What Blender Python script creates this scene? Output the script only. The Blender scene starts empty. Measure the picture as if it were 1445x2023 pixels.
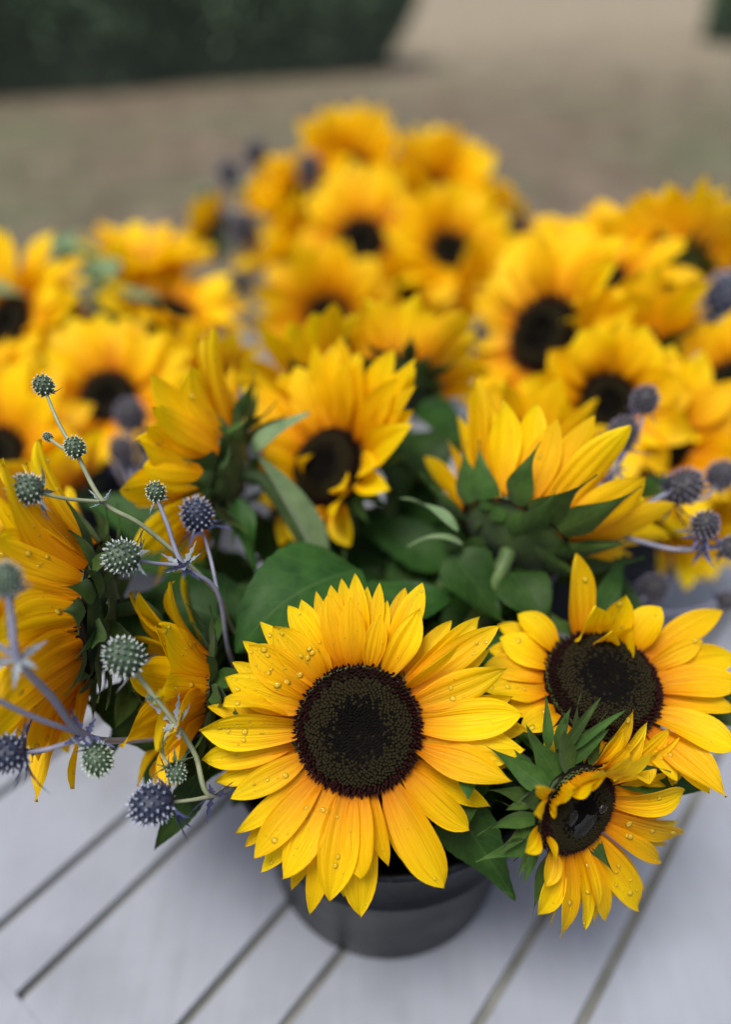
import bpy, math, random
import numpy as np
from mathutils import Vector, Matrix, noise

sc = bpy.context.scene
col = sc.collection
R = math.radians

# ------------------------------------------------------------------ camera, sky, sun, exposure
TABLE_Z = 0.72
CAM = Vector((0.0, 0.0, TABLE_Z + 0.51))
PITCH = R(37.0)
FPX = 1500.0                       # focal length in photo pixels (photo 1445 x 2023)
cam = bpy.data.cameras.new('camera')
cam.sensor_fit = 'VERTICAL'
cam.sensor_height = 36.0
cam.sensor_width = 36.0
cam.lens = FPX / 2023.0 * 36.0
cam.clip_start = 0.02
cam.clip_end = 2000.0
cam.dof.use_dof = True
cam.dof.focus_distance = 0.345
cam.dof.aperture_fstop = 1.8
camo = bpy.data.objects.new('camera', cam)
camo.location = CAM
camo.rotation_euler = (math.pi / 2 - PITCH, 0, 0)
col.objects.link(camo)
sc.camera = camo

SUN_EL, SUN_AZ = R(72.0), R(225.0)   # azimuth clockwise from +Y (away from the camera)
world = bpy.data.worlds.new('World')
sc.world = world
world.use_nodes = True
wn = world.node_tree
for n_ in list(wn.nodes):
    wn.nodes.remove(n_)
sky = wn.nodes.new('ShaderNodeTexSky')
sky.sky_type = 'NISHITA'
sky.sun_disc = False
sky.sun_elevation = SUN_EL
sky.sun_rotation = SUN_AZ
sky.air_density = 1.0
sky.dust_density = 3.0
sky.ozone_density = 1.0
hs = wn.nodes.new('ShaderNodeHueSaturation')
hs.inputs['Saturation'].default_value = 0.62
bg = wn.nodes.new('ShaderNodeBackground')
bg.inputs['Strength'].default_value = 0.095
wo = wn.nodes.new('ShaderNodeOutputWorld')
wn.links.new(sky.outputs[0], hs.inputs['Color'])
wn.links.new(hs.outputs[0], bg.inputs[0])
wn.links.new(bg.outputs[0], wo.inputs[0])

sun = bpy.data.lights.new('sun', 'SUN')
sun.energy = 2.1
sun.angle = R(20.0)
sun.color = (1.0, 0.95, 0.87)
suno = bpy.data.objects.new('sun', sun)
sd = Vector((math.sin(SUN_AZ) * math.cos(SUN_EL), math.cos(SUN_AZ) * math.cos(SUN_EL), math.sin(SUN_EL)))
suno.rotation_euler = sd.to_track_quat('Z', 'Y').to_euler()
suno.location = (0, 0, 6)
col.objects.link(suno)

vs = sc.view_settings
vs.view_transform = 'Standard'
vs.look = 'None'
vs.gamma = 1.0
vs.use_curve_mapping = False
vs.exposure = 0.88
sc.render.engine = 'CYCLES'
sc.cycles.use_denoising = True
sc.cycles.max_bounces = 10
sc.cycles.transmission_bounces = 6
sc.cycles.transparent_max_bounces = 8
sc.cycles.caustics_refractive = False
sc.cycles.caustics_reflective = False
sc.cycles.sample_clamp_indirect = 6.0

FWD = Vector((0, math.cos(PITCH), -math.sin(PITCH)))
UP = Vector((0, math.sin(PITCH), math.cos(PITCH)))
RT = Vector((1, 0, 0))
ZZ = Vector((0, 0, 1))


def at(px, py, Z):
    """a point of the place: photo pixel and its distance along the viewing axis"""
    return CAM + RT * ((px - 722.5) / FPX * Z) + UP * (-(py - 1011.5) / FPX * Z) + FWD * Z


def dirc(x, y, z):
    """direction right / up / towards the viewer -> world"""
    return (RT * x + UP * y - FWD * z).normalized()


# ------------------------------------------------------------------ materials
def newmat(name):
    m = bpy.data.materials.new(name)
    m.use_nodes = True
    nt = m.node_tree
    p = nt.nodes['Principled BSDF']
    return m, nt, p


def node(nt, kind, **kw):
    n = nt.nodes.new(kind)
    for k, v in kw.items():
        if k.startswith('_'):
            setattr(n, k[1:], v)
        else:
            n.inputs[k.replace('__', ' ')].default_value = v
    return n


def ramp(nt, src, stops):
    r = nt.nodes.new('ShaderNodeValToRGB')
    el = r.color_ramp.elements
    while len(el) < len(stops):
        el.new(0.5)
    for e, (p, c) in zip(el, stops):
        e.position = p
        e.color = (c[0], c[1], c[2], 1)
    nt.links.new(src, r.inputs[0])
    return r.outputs[0]


def mixc(nt, a, b, fac, mode='MIX'):
    m = nt.nodes.new('ShaderNodeMix')
    m.data_type = 'RGBA'
    m.blend_type = mode
    for sock, val in ((m.inputs[0], fac), (m.inputs[6], a), (m.inputs[7], b)):
        if hasattr(val, 'is_output') or isinstance(val, bpy.types.NodeSocket):
            nt.links.new(val, sock)
        elif isinstance(val, (int, float)):
            sock.default_value = val
        else:
            sock.default_value = (val[0], val[1], val[2], 1)
    return m.outputs[2]


def math_(nt, op, a, b=None, c=None):
    m = nt.nodes.new('ShaderNodeMath')
    m.operation = op
    for i, v in enumerate((a, b, c)):
        if v is None:
            continue
        if isinstance(v, bpy.types.NodeSocket):
            nt.links.new(v, m.inputs[i])
        else:
            m.inputs[i].default_value = v
    return m.outputs[0]


def add_translucent(nt, p, colsock, fac):
    tr = nt.nodes.new('ShaderNodeBsdfTranslucent')
    nt.links.new(colsock, tr.inputs['Color'])
    mx = nt.nodes.new('ShaderNodeMixShader')
    mx.inputs[0].default_value = fac
    nt.links.new(p.outputs[0], mx.inputs[1])
    nt.links.new(tr.outputs[0], mx.inputs[2])
    nt.links.new(mx.outputs[0], nt.nodes['Material Output'].inputs[0])


def uvxy(nt):
    uv = nt.nodes.new('ShaderNodeUVMap')
    s = nt.nodes.new('ShaderNodeSeparateXYZ')
    nt.links.new(uv.outputs[0], s.inputs[0])
    return uv.outputs[0], s.outputs[0], s.outputs[1]


def petal_material():
    m, nt, p = newmat('petal_yellow')
    uv, u, v = uvxy(nt)
    base = ramp(nt, u, [(0.0, (0.66, 0.19, 0.001)), (0.2, (0.86, 0.41, 0.001)), (0.5, (0.94, 0.60, 0.001)), (0.975, (0.95, 0.69, 0.002)), (1.0, (0.62, 0.36, 0.01))])
    oi = nt.nodes.new('ShaderNodeObjectInfo')
    hv = nt.nodes.new('ShaderNodeHueSaturation')
    nt.links.new(base, hv.inputs['Color'])
    nt.links.new(math_(nt, 'MULTIPLY_ADD', oi.outputs['Random'], 0.018, 0.491), hv.inputs['Hue'])
    nt.links.new(math_(nt, 'MULTIPLY_ADD', oi.outputs['Random'], 0.16, 0.90), hv.inputs['Value'])
    # fine veins along the length
    mp = nt.nodes.new('ShaderNodeMapping')
    mp.inputs['Scale'].default_value = (1.3, 15.0, 1.0)
    nt.links.new(uv, mp.inputs[0])
    off = nt.nodes.new('ShaderNodeCombineXYZ')
    nt.links.new(math_(nt, 'MULTIPLY', oi.outputs['Random'], 37.0), off.inputs[0])
    nt.links.new(math_(nt, 'MULTIPLY', oi.outputs['Random'], 91.0), off.inputs[1])
    nt.links.new(off.outputs[0], mp.inputs['Location'])
    nz = node(nt, 'ShaderNodeTexNoise', Scale=1.0, Detail=3.0, Roughness=0.55)
    nt.links.new(mp.outputs[0], nz.inputs['Vector'])
    vein = ramp(nt, nz.outputs[0], [(0.34, (0.80, 0.58, 0.4)), (0.54, (1, 1, 1))])
    colr = mixc(nt, hv.outputs[0], vein, 0.75, 'MULTIPLY')
    nz2 = node(nt, 'ShaderNodeTexNoise', Scale=60.0, Detail=2.0)
    tc = nt.nodes.new('ShaderNodeTexCoord')
    nt.links.new(tc.outputs['Object'], nz2.inputs['Vector'])
    colr = mixc(nt, colr, ramp(nt, nz2.outputs[0], [(0.3, (0.94, 0.88, 0.8)), (0.6, (1, 1, 1))]), 0.5, 'MULTIPLY')
    nt.links.new(colr, p.inputs['Base Color'])
    p.inputs['Roughness'].default_value = 0.48
    p.inputs['Specular IOR Level'].default_value = 0.2
    bp = node(nt, 'ShaderNodeBump', Strength=0.6, Distance=0.001)
    nt.links.new(nz.outputs[0], bp.inputs['Height'])
    nt.links.new(bp.outputs[0], p.inputs['Normal'])
    add_translucent(nt, p, colr, 0.44)
    return m


def leaf_material(name, c_dark, c_mid, c_light, rough=0.5, vein=0.5, trans=0.18, sheen=0.0):
    m, nt, p = newmat(name)
    uv, u, v = uvxy(nt)
    tc = nt.nodes.new('ShaderNodeTexCoord')
    nz = node(nt, 'ShaderNodeTexNoise', Scale=70.0, Detail=7.0, Roughness=0.65)
    nt.links.new(tc.outputs['Object'], nz.inputs['Vector'])
    base = ramp(nt, nz.outputs[0], [(0.28, c_dark), (0.5, c_mid), (0.75, c_light)])
    oi = nt.nodes.new('ShaderNodeObjectInfo')
    hv = nt.nodes.new('ShaderNodeHueSaturation')
    nt.links.new(base, hv.inputs['Color'])
    nt.links.new(math_(nt, 'MULTIPLY_ADD', oi.outputs['Random'], 0.03, 0.485), hv.inputs['Hue'])
    nt.links.new(math_(nt, 'MULTIPLY_ADD', oi.outputs['Random'], 0.5, 0.75), hv.inputs['Value'])
    av = math_(nt, 'ABSOLUTE', v)
    mid = math_(nt, 'LESS_THAN', av, 0.035)
    w = math_(nt, 'SINE', math_(nt, 'MULTIPLY', math_(nt, 'SUBTRACT', u, math_(nt, 'MULTIPLY', av, 0.28)), 46.0))
    lat = math_(nt, 'GREATER_THAN', w, 0.965)
    vv = math_(nt, 'MAXIMUM', mid, math_(nt, 'MULTIPLY', lat, 0.6))
    colr = mixc(nt, hv.outputs[0], (c_light[0] * 1.5 + .02, c_light[1] * 1.4 + .02, c_light[2] * 1.5 + .01), math_(nt, 'MULTIPLY', vv, vein))
    nt.links.new(colr, p.inputs['Base Color'])
    p.inputs['Roughness'].default_value = rough
    p.inputs['Specular IOR Level'].default_value = 0.12
    if sheen:
        p.inputs['Sheen Weight'].default_value = sheen
        p.inputs['Sheen Roughness'].default_value = 0.5
        p.inputs['Sheen Tint'].default_value = (0.75, 0.85, 0.7, 1)
    bp = node(nt, 'ShaderNodeBump', Strength=0.5, Distance=0.001)
    hgt = math_(nt, 'SUBTRACT', nz.outputs[0], math_(nt, 'MULTIPLY', vv, 0.7))
    nt.links.new(hgt, bp.inputs['Height'])
    nt.links.new(bp.outputs[0], p.inputs['Normal'])
    add_translucent(nt, p, colr, trans)
    return m


def simple(name, c1, c2, scale=40.0, rough=0.5, metallic=0.0, bump=0.0, spec=0.4, sheen=0.0):
    m, nt, p = newmat(name)
    tc = nt.nodes.new('ShaderNodeTexCoord')
    nz = node(nt, 'ShaderNodeTexNoise', Scale=scale, Detail=4.0)
    nt.links.new(tc.outputs['Object'], nz.inputs['Vector'])
    colr = ramp(nt, nz.outputs[0], [(0.3, c1), (0.7, c2)])
    nt.links.new(colr, p.inputs['Base Color'])
    p.inputs['Roughness'].default_value = rough
    p.inputs['Metallic'].default_value = metallic
    p.inputs['Specular IOR Level'].default_value = spec
    if sheen:
        p.inputs['Sheen Weight'].default_value = sheen
    if bump:
        bp = node(nt, 'ShaderNodeBump', Strength=bump, Distance=0.002)
        nt.links.new(nz.outputs[0], bp.inputs['Height'])
        nt.links.new(bp.outputs[0], p.inputs['Normal'])
    return m


M = {}
M['petal'] = petal_material()
M['bract'] = leaf_material('bract_green', (0.018, 0.042, 0.008), (0.036, 0.076, 0.013), (0.062, 0.115, 0.022), 0.55, 0.25, 0.2, 0.12)
M['leaf'] = leaf_material('leaf_green', (0.008, 0.028, 0.005), (0.018, 0.050, 0.009), (0.032, 0.074, 0.013), 0.5, 0.3, 0.16)
M['leaf_pale'] = leaf_material('leaf_sage', (0.08, 0.13, 0.06), (0.13, 0.20, 0.09), (0.19, 0.27, 0.13), 0.55, 0.3, 0.2, 0.3)
M['stem'] = simple('stem_green', (0.035, 0.07, 0.016), (0.075, 0.13, 0.03), 60, 0.55, sheen=0.08)
M['recept'] = simple('receptacle_green', (0.022, 0.05, 0.010), (0.05, 0.09, 0.018), 80, 0.6, bump=0.4, sheen=0.1)
M['disc_core'] = simple('disc_black', (0.005, 0.004, 0.003), (0.010, 0.008, 0.006), 300, 0.9, spec=0.02)
M['fl_black'] = simple('floret_black', (0.003, 0.003, 0.003), (0.008, 0.007, 0.006), 300, 0.9, spec=0.02)
M['fl_olive'] = simple('floret_olive', (0.008, 0.006, 0.003), (0.026, 0.021, 0.008), 200, 0.7, spec=0.06)
M['fl_maroon'] = simple('floret_maroon', (0.008, 0.002, 0.002), (0.028, 0.006, 0.005), 200, 0.6, spec=0.12)
M['ery_stem_green'] = simple('thistle_stem_green', (0.16, 0.19, 0.11), (0.28, 0.30, 0.19), 90, 0.5)
M['ery_stem_blue'] = simple('thistle_stem_violet', (0.13, 0.14, 0.20), (0.24, 0.24, 0.32), 90, 0.5)
M['ery_core_green'] = simple('thistle_core_green', (0.03, 0.055, 0.03), (0.06, 0.10, 0.055), 200, 0.6)
M['ery_core_blue'] = simple('thistle_core_blue', (0.010, 0.014, 0.034), (0.024, 0.034, 0.065), 200, 0.6)
M['ery_tip_green'] = simple('thistle_tip_pale', (0.30, 0.38, 0.28), (0.50, 0.56, 0.46), 200, 0.5)
M['ery_tip_blue'] = simple('thistle_tip_blue', (0.17, 0.19, 0.28), (0.36, 0.38, 0.48), 200, 0.5)
M['ery_tip_grey'] = simple('thistle_tip_grey', (0.26, 0.30, 0.30), (0.46, 0.50, 0.50), 200, 0.5)
M['ery_core_violet'] = simple('thistle_core_violet', (0.022, 0.022, 0.028), (0.05, 0.05, 0.05), 200, 0.6)
M['ery_tip_violet'] = simple('thistle_tip_violet', (0.12, 0.11, 0.17), (0.26, 0.24, 0.33), 200, 0.5)
M['ery_bract_blue'] = simple('thistle_bract_blue', (0.03, 0.035, 0.10), (0.08, 0.09, 0.20), 120, 0.5)
M['ery_bract_grey'] = simple('thistle_bract_grey', (0.10, 0.13, 0.16), (0.20, 0.24, 0.26), 120, 0.5)
M['ery_bract_green'] = simple('thistle_bract_green', (0.10, 0.17, 0.08), (0.20, 0.30, 0.15), 120, 0.5)


def water_material(name, body, body_fac, ior, rough):
    """see-through water with a diffuse tint imitating light bent through it, mirror-bright skin"""
    m, nt, p = newmat(name)
    tr = nt.nodes.new('ShaderNodeBsdfTransparent')
    tr.inputs[0].default_value = (1, 1, 1, 1)
    df = nt.nodes.new('ShaderNodeBsdfDiffuse')
    df.inputs[0].default_value = (*body, 1)
    m1 = nt.nodes.new('ShaderNodeMixShader')
    m1.inputs[0].default_value = body_fac
    nt.links.new(tr.outputs[0], m1.inputs[1])
    nt.links.new(df.outputs[0], m1.inputs[2])
    gl = nt.nodes.new('ShaderNodeBsdfGlossy')
    gl.inputs['Roughness'].default_value = rough
    fr = node(nt, 'ShaderNodeFresnel', IOR=ior)
    mx = nt.nodes.new('ShaderNodeMixShader')
    nt.links.new(fr.outputs[0], mx.inputs[0])
    nt.links.new(m1.outputs[0], mx.inputs[1])
    nt.links.new(gl.outputs[0], mx.inputs[2])
    nt.links.new(mx.outputs[0], nt.nodes['Material Output'].inputs[0])
    return m


M['water'] = water_material('water_bead', (0.95, 0.70, 0.05), 0.22, 1.36, 0.02)  # yellow body colour stands in for petal light refracted by the drop
M['film'] = water_material('water_film', (0.03, 0.03, 0.03), 0.3, 1.42, 0.25)


def paint_material():
    m, nt, p = newmat('white_paint')
    tc = nt.nodes.new('ShaderNodeTexCoord')
    n1 = node(nt, 'ShaderNodeTexNoise', Scale=9.0, Detail=5.0, Roughness=0.6)
    nt.links.new(tc.outputs['Object'], n1.inputs['Vector'])
    c = ramp(nt, n1.outputs[0], [(0.25, (0.175, 0.188, 0.22)), (0.5, (0.23, 0.248, 0.29)), (0.8, (0.265, 0.288, 0.34))])
    mp = nt.nodes.new('ShaderNodeMapping')
    mp.inputs['Rotation'].default_value = (0, 0, R(38.9))
    mp.inputs['Scale'].default_value = (160, 9, 9)
    nt.links.new(tc.outputs['Object'], mp.inputs[0])
    n2 = node(nt, 'ShaderNodeTexNoise', Scale=1.0, Detail=4.0)
    nt.links.new(mp.outputs[0], n2.inputs['Vector'])
    c = mixc(nt, c, ramp(nt, n2.outputs[0], [(0.3, (0.90, 0.89, 0.87)), (0.6, (1, 1, 1))]), 0.5, 'MULTIPLY')
    nt.links.new(c, p.inputs['Base Color'])
    p.inputs['Roughness'].default_value = 0.38
    bp = node(nt, 'ShaderNodeBump', Strength=0.25, Distance=0.001)
    nt.links.new(n2.outputs[0], bp.inputs['Height'])
    nt.links.new(bp.outputs[0], p.inputs['Normal'])
    return m


M['paint'] = paint_material()
M['groove'] = simple('groove_shade_grey', (0.10, 0.105, 0.10), (0.19, 0.195, 0.185), 30, 0.8, spec=0.2)  # grey imitates the soft shade inside the gaps between boards


def zinc_material():
    m, nt, p = newmat('zinc_dark')
    tc = nt.nodes.new('ShaderNodeTexCoord')
    vo = node(nt, 'ShaderNodeTexVoronoi', Scale=55.0)
    nt.links.new(tc.outputs['Object'], vo.inputs['Vector'])
    c = ramp(nt, vo.outputs['Color'], [(0.1, (0.014, 0.016, 0.021)), (0.9, (0.028, 0.032, 0.040))])
    nt.links.new(c, p.inputs['Base Color'])
    p.inputs['Metallic'].default_value = 0.85
    n1 = node(nt, 'ShaderNodeTexNoise', Scale=30.0, Detail=4.0)
    nt.links.new(tc.outputs['Object'], n1.inputs['Vector'])
    nt.links.new(math_(nt, 'MULTIPLY_ADD', n1.outputs[0], 0.25, 0.36), p.inputs['Roughness'])
    return m


M['zinc'] = zinc_material()


def ground_material():
    m, nt, p = newmat('dry_lawn')
    tc = nt.nodes.new('ShaderNodeTexCoord')
    n1 = node(nt, 'ShaderNodeTexNoise', Scale=0.55, Detail=5.0, Roughness=0.6)
    n2 = node(nt, 'ShaderNodeTexNoise', Scale=3.1, Detail=6.0, Roughness=0.65)
    n3 = node(nt, 'ShaderNodeTexNoise', Scale=45.0, Detail=4.0)
    for n in (n1, n2, n3):
        nt.links.new(tc.outputs['Object'], n.inputs['Vector'])
    a = ramp(nt, n2.outputs[0], [(0.3, (0.075, 0.057, 0.042)), (0.55, (0.15, 0.118, 0.088)), (0.75, (0.25, 0.205, 0.155))])
    g = ramp(nt, n2.outputs[0], [(0.3, (0.075, 0.085, 0.048)), (0.7, (0.14, 0.14, 0.09))])
    f = ramp(nt, n1.outputs[0], [(0.46, (0, 0, 0)), (0.62, (1, 1, 1))])
    c = mixc(nt, a, g, f)
    c = mixc(nt, c, ramp(nt, n3.outputs[0], [(0.3, (0.6, 0.6, 0.6)), (0.65, (1.1, 1.1, 1.1))]), 0.7, 'MULTIPLY')
    sp = nt.nodes.new('ShaderNodeSeparateXYZ')
    nt.links.new(tc.outputs['Object'], sp.inputs[0])
    wob = math_(nt, 'MULTIPLY_ADD', n1.outputs[0], 5.0, sp.outputs[1])
    far = nt.nodes.new('ShaderNodeMapRange')
    far.interpolation_type = 'SMOOTHSTEP'
    far.inputs['From Min'].default_value = 9.0
    far.inputs['From Max'].default_value = 17.0
    nt.links.new(wob, far.inputs['Value'])
    pale = ramp(nt, n2.outputs[0], [(0.3, (0.14, 0.118, 0.084)), (0.5, (0.215, 0.182, 0.134)), (0.7, (0.30, 0.255, 0.19))])
    c = mixc(nt, c, pale, far.outputs[0])
    nt.links.new(c, p.inputs['Base Color'])
    p.inputs['Roughness'].default_value = 0.95
    p.inputs['Specular IOR Level'].default_value = 0.1
    return m


M['ground'] = ground_material()
M['path'] = simple('pale_dry_earth', (0.18, 0.155, 0.115), (0.33, 0.285, 0.225), 1.3, 0.95, spec=0.1)
M['straw'] = simple('dry_grass', (0.10, 0.09, 0.05), (0.24, 0.20, 0.13), 3.0, 0.9, spec=0.1)
M['hedge'] = simple('hedge_leaf', (0.055, 0.09, 0.055), (0.19, 0.28, 0.16), 2.2, 0.6, spec=0.2)
M['hedge_dark'] = simple('hedge_twigs', (0.02, 0.03, 0.02), (0.04, 0.055, 0.035), 8, 0.9)

# ------------------------------------------------------------------ mesh helpers
def mesh_obj(name, verts, faces, mat, parent=None, origin=None, uvs=None, smooth=True, matidx=None):
    """verts are world points; origin is subtracted when the parent is an unrotated Empty there"""
    me = bpy.data.meshes.new(name)
    if not isinstance(verts, np.ndarray):
        verts = np.array([tuple(v) for v in verts], dtype=float)
    if origin is not None:
        verts = verts - np.array(tuple(origin))
    me.from_pydata(verts.tolist(), [], faces)
    mats = mat if isinstance(mat, (list, tuple)) else [mat]
    for k in mats:
        me.materials.append(M[k])
    if smooth:
        me.polygons.foreach_set('use_smooth', [True] * len(me.polygons))
    if matidx is not None:
        me.polygons.foreach_set('material_index', matidx)
    if uvs is not None:
        ul = me.uv_layers.new(name='UVMap')
        li = np.empty(len(me.loops), dtype=np.int32)
        me.loops.foreach_get('vertex_index', li)
        ul.data.foreach_set('uv', np.asarray(uvs, dtype=np.float32)[li].ravel())
    me.update()
    o = bpy.data.objects.new(name, me)
    col.objects.link(o)
    if parent is not None:
        o.parent = parent
    return o


def thing(name, loc, label, cat, group=None):
    e = bpy.data.objects.new(name, None)
    e.empty_display_size = 0.02
    e.location = loc
    col.objects.link(e)
    tag(e, label, cat, group)
    return e


def tag(o, label=None, cat=None, group=None, kind=None):
    if label:
        o['label'] = label
    if cat:
        o['category'] = cat
    if group:
        o['group'] = group
    if kind:
        o['kind'] = kind
    return o


def grid_faces(nu, nv):
    f = []
    for i in range(nu - 1):
        for j in range(nv - 1):
            a = i * nv + j
            f.append((a, a + 1, a + nv + 1, a + nv))
    return f


def catmull(pts, n):
    pts = [Vector(p) for p in pts]
    if len(pts) == 2:
        return [pts[0].lerp(pts[1], i / (n - 1)) for i in range(n)]
    P = [pts[0] * 2 - pts[1]] + pts + [pts[-1] * 2 - pts[-2]]
    segs = len(pts) - 1
    out = []
    for i in range(n):
        x = i / (n - 1) * segs
        k = min(int(x), segs - 1)
        t = x - k
        a, b, c, d = P[k:k + 4]
        out.append(0.5 * ((2 * b) + (c - a) * t + (2 * a - 5 * b + 4 * c - d) * t * t + (3 * b - a - 3 * c + d) * t ** 3))
    return out


def tube(pts, r0, r1, n=14, seg=8, smooth_path=True, caps=True):
    path = catmull(pts, n) if smooth_path else [Vector(p) for p in pts]
    n = len(path)
    V, F = [], []
    ref = Vector((0.31, 0.87, 0.38))
    for i, p in enumerate(path):
        t = (path[min(i + 1, n - 1)] - path[max(i - 1, 0)]).normalized()
        a = t.cross(ref).normalized()
        b = t.cross(a)
        r = r0 + (r1 - r0) * i / (n - 1)
        for k in range(seg):
            an = 2 * math.pi * k / seg
            V.append(p + a * (r * math.cos(an)) + b * (r * math.sin(an)))
    for i in range(n - 1):
        for k in range(seg):
            k2 = (k + 1) % seg
            F.append((i * seg + k, i * seg + k2, (i + 1) * seg + k2, (i + 1) * seg + k))
    if caps:
        F.append(tuple(range(seg - 1, -1, -1)))
        F.append(tuple((n - 1) * seg + k for k in range(seg)))
    return V, F


def join(parts):
    V, F = [], []
    for v, f in parts:
        o = len(V)
        V += list(v)
        F += [tuple(i + o for i in q) for q in f]
    return V, F


def boxm(x0, x1, y0, y1, z0, z1, bev=0.002):
    """bevelled box: 24 verts"""
    b = bev
    V, F = [], []
    X, Y, Zs = (x0, x1), (y0, y1), (z0, z1)
    idx = {}
    for ix in (0, 1):
        for iy in (0, 1):
            for iz in (0, 1):
                sx, sy, sz = (1 - 2 * ix), (1 - 2 * iy), (1 - 2 * iz)
                for ax in range(3):
                    p = [X[ix], Y[iy], Zs[iz]]
                    s = (sx, sy, sz)
                    for q in range(3):
                        if q != ax:
                            p[q] += s[q] * b
                    idx[(ix, iy, iz, ax)] = len(V)
                    V.append(tuple(p))
    for ax in range(3):
        o = [q for q in range(3) if q != ax]
        for s in (0, 1):
            loop = []
            for (c, d) in ((0, 0), (1, 0), (1, 1), (0, 1)):
                k = [0, 0, 0]
                k[ax] = s; k[o[0]] = c; k[o[1]] = d
                loop.append(idx[(k[0], k[1], k[2], ax)])
            F.append(tuple(loop))
    for ax in range(3):                     # edges running along ax
        o = [q for q in range(3) if q != ax]
        for c in (0, 1):
            for d in (0, 1):
                k = [0, 0, 0]; k[o[0]] = c; k[o[1]] = d
                k0 = list(k); k1 = list(k); k0[ax] = 0; k1[ax] = 1
                F.append((idx[(*k0, o[0])], idx[(*k1, o[0])], idx[(*k1, o[1])], idx[(*k0, o[1])]))
    for ix in (0, 1):
        for iy in (0, 1):
            for iz in (0, 1):
                F.append((idx[(ix, iy, iz, 0)], idx[(ix, iy, iz, 1)], idx[(ix, iy, iz, 2)]))
    return V, F


# ------------------------------------------------------------------ blades: petals, bracts, leaves share one builder
def prof_petal(t, sharp):
    if t < 0.5:
        return 0.40 + 0.60 * math.sin(math.pi * t / 1.0)
    x = (t - 0.5) / 0.5
    return max(0.0, 1 - x ** sharp)


def prof_bract(t, sharp):
    if t < 0.28:
        return 0.62 + 0.38 * math.sin(math.pi / 2 * t / 0.28)
    x = (t - 0.28) / 0.72
    return max(0.015, (1 - x) ** 1.75 * (1 + 0.25 * math.sin(math.pi * x)))


def prof_leaf(t, sharp):
    if t < 0.3:
        return 0.12 + 0.88 * math.sin(math.pi / 2 * t / 0.3) ** 0.8
    x = (t - 0.3) / 0.7
    return max(0.01, math.cos(math.pi / 2 * x) ** 0.85 * (1 - 0.25 * x))


def prof_spine(t, sharp):
    return max(0.02, (0.45 + 1.1 * t) if t < 0.4 else 0.89 * (1 - (t - 0.4) / 0.6) ** 0.9)


def blade(p0, p1, p2, nref, width, prof, nu=12, nv=7, cup=0.0, pleat=0.0, ruffle=0.0, roll=0.0, twist=0.0,
          sharp=2.2, seed=0, serr=0.0, npl=3, curl=0.0, sref=None):
    """a thin blade along the quadratic p0-p1-p2; nref is the direction its upper face looks"""
    rg = random.Random(seed)
    ph = rg.uniform(0, 6.28)
    k1 = rg.uniform(5, 9)
    V = np.empty((nu * nv, 3))
    UVs = np.empty((nu * nv, 2))
    Ns = []
    L = (p2 - p0).length
    for i in range(nu):
        t = i / (nu - 1)
        c = p0 * ((1 - t) ** 2) + p1 * (2 * t * (1 - t)) + p2 * (t * t)
        T = ((p1 - p0) * (1 - t) + (p2 - p1) * t)
        T = T.normalized() if T.length > 1e-9 else (p2 - p0).normalized()
        S = nref.cross(T) if sref is None else sref - T * sref.dot(T)
        S = S.normalized() if S.length > 1e-5 else RT.copy()
        N = T.cross(S)
        a = roll + twist * t
        S2 = S * math.cos(a) + N * math.sin(a)
        N2 = N * math.cos(a) - S * math.sin(a)
        hw = width * 0.5 * prof(t, sharp)
        if serr and 0.1 < t < 0.97:
            hw *= 1 + serr * (1 if i % 2 else -1)
        Ns.append((N2, S2, T))
        env = math.sin(math.pi * min(1.0, t * 1.05)) ** 0.6 if 0 < t < 0.95 else 0.25
        for j in range(nv):
            v = -1 + 2 * j / (nv - 1)
            z = cup * hw * (0.45 * v * v + 0.55 * abs(v)) + pleat * width * 0.5 * env * (1.5 * abs(math.cos(npl * math.pi * 0.5 * v + ph * 0.25)) - 0.9)
            z += ruffle * width * 0.5 * abs(v) ** 2 * math.sin(k1 * t + ph + (2.1 if v > 0 else 0))
            z += curl * L * max(0.0, t - 0.6) ** 2
            q = c + S2 * (v * hw) + N2 * z
            V[i * nv + j] = q
            UVs[i * nv + j] = (t, v)
    return V, grid_faces(nu, nv), UVs


def grid_sample(V, nu, nv, t, v):
    """point and normal on a blade grid at t in 0..1, v in -1..1"""
    x = t * (nu - 1)
    y = (v + 1) / 2 * (nv - 1)
    i = min(int(x), nu - 2)
    j = min(int(y), nv - 2)
    a, b = x - i, y - j
    p00, p01, p10, p11 = V[i * nv + j], V[i * nv + j + 1], V[(i + 1) * nv + j], V[(i + 1) * nv + j + 1]
    p = (p00 * (1 - b) + p01 * b) * (1 - a) + (p10 * (1 - b) + p11 * b) * a
    du = (p10 - p00) * (1 - b) + (p11 - p01) * b
    dv = (p01 - p00) * (1 - a) + (p11 - p10) * a
    n = np.cross(dv, du)
    l = np.linalg.norm(n)
    return Vector(p), (Vector(n / l) if l > 1e-12 else Vector((0, 0, 1)))


def dome(p, n, r, rg):
    """a sessile water drop"""
    a = n.orthogonal().normalized()
    b = n.cross(a)
    st = rg.uniform(0.85, 1.2)
    an0 = rg.uniform(0, 6.28)
    V, F = [], []
    S = 9
    for (rr, hh) in ((1.0, -0.08), (1.02, 0.16), (0.86, 0.42), (0.5, 0.62)):
        for k in range(S):
            an = an0 + 2 * math.pi * k / S
            V.append(p + a * (r * rr * st * math.cos(an)) + b * (r * rr / st * math.sin(an)) + n * (r * hh))
    V.append(p + n * (r * 0.69))
    for i in range(3):
        for k in range(S):
            k2 = (k + 1) % S
            F.append((i * S + k, i * S + k2, (i + 1) * S + k2, (i + 1) * S + k))
    for k in range(S):
        F.append((3 * S + k, 3 * S + (k + 1) % S, 4 * S))
    F.append(tuple(range(S - 1, -1, -1)))
    return V, F


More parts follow.
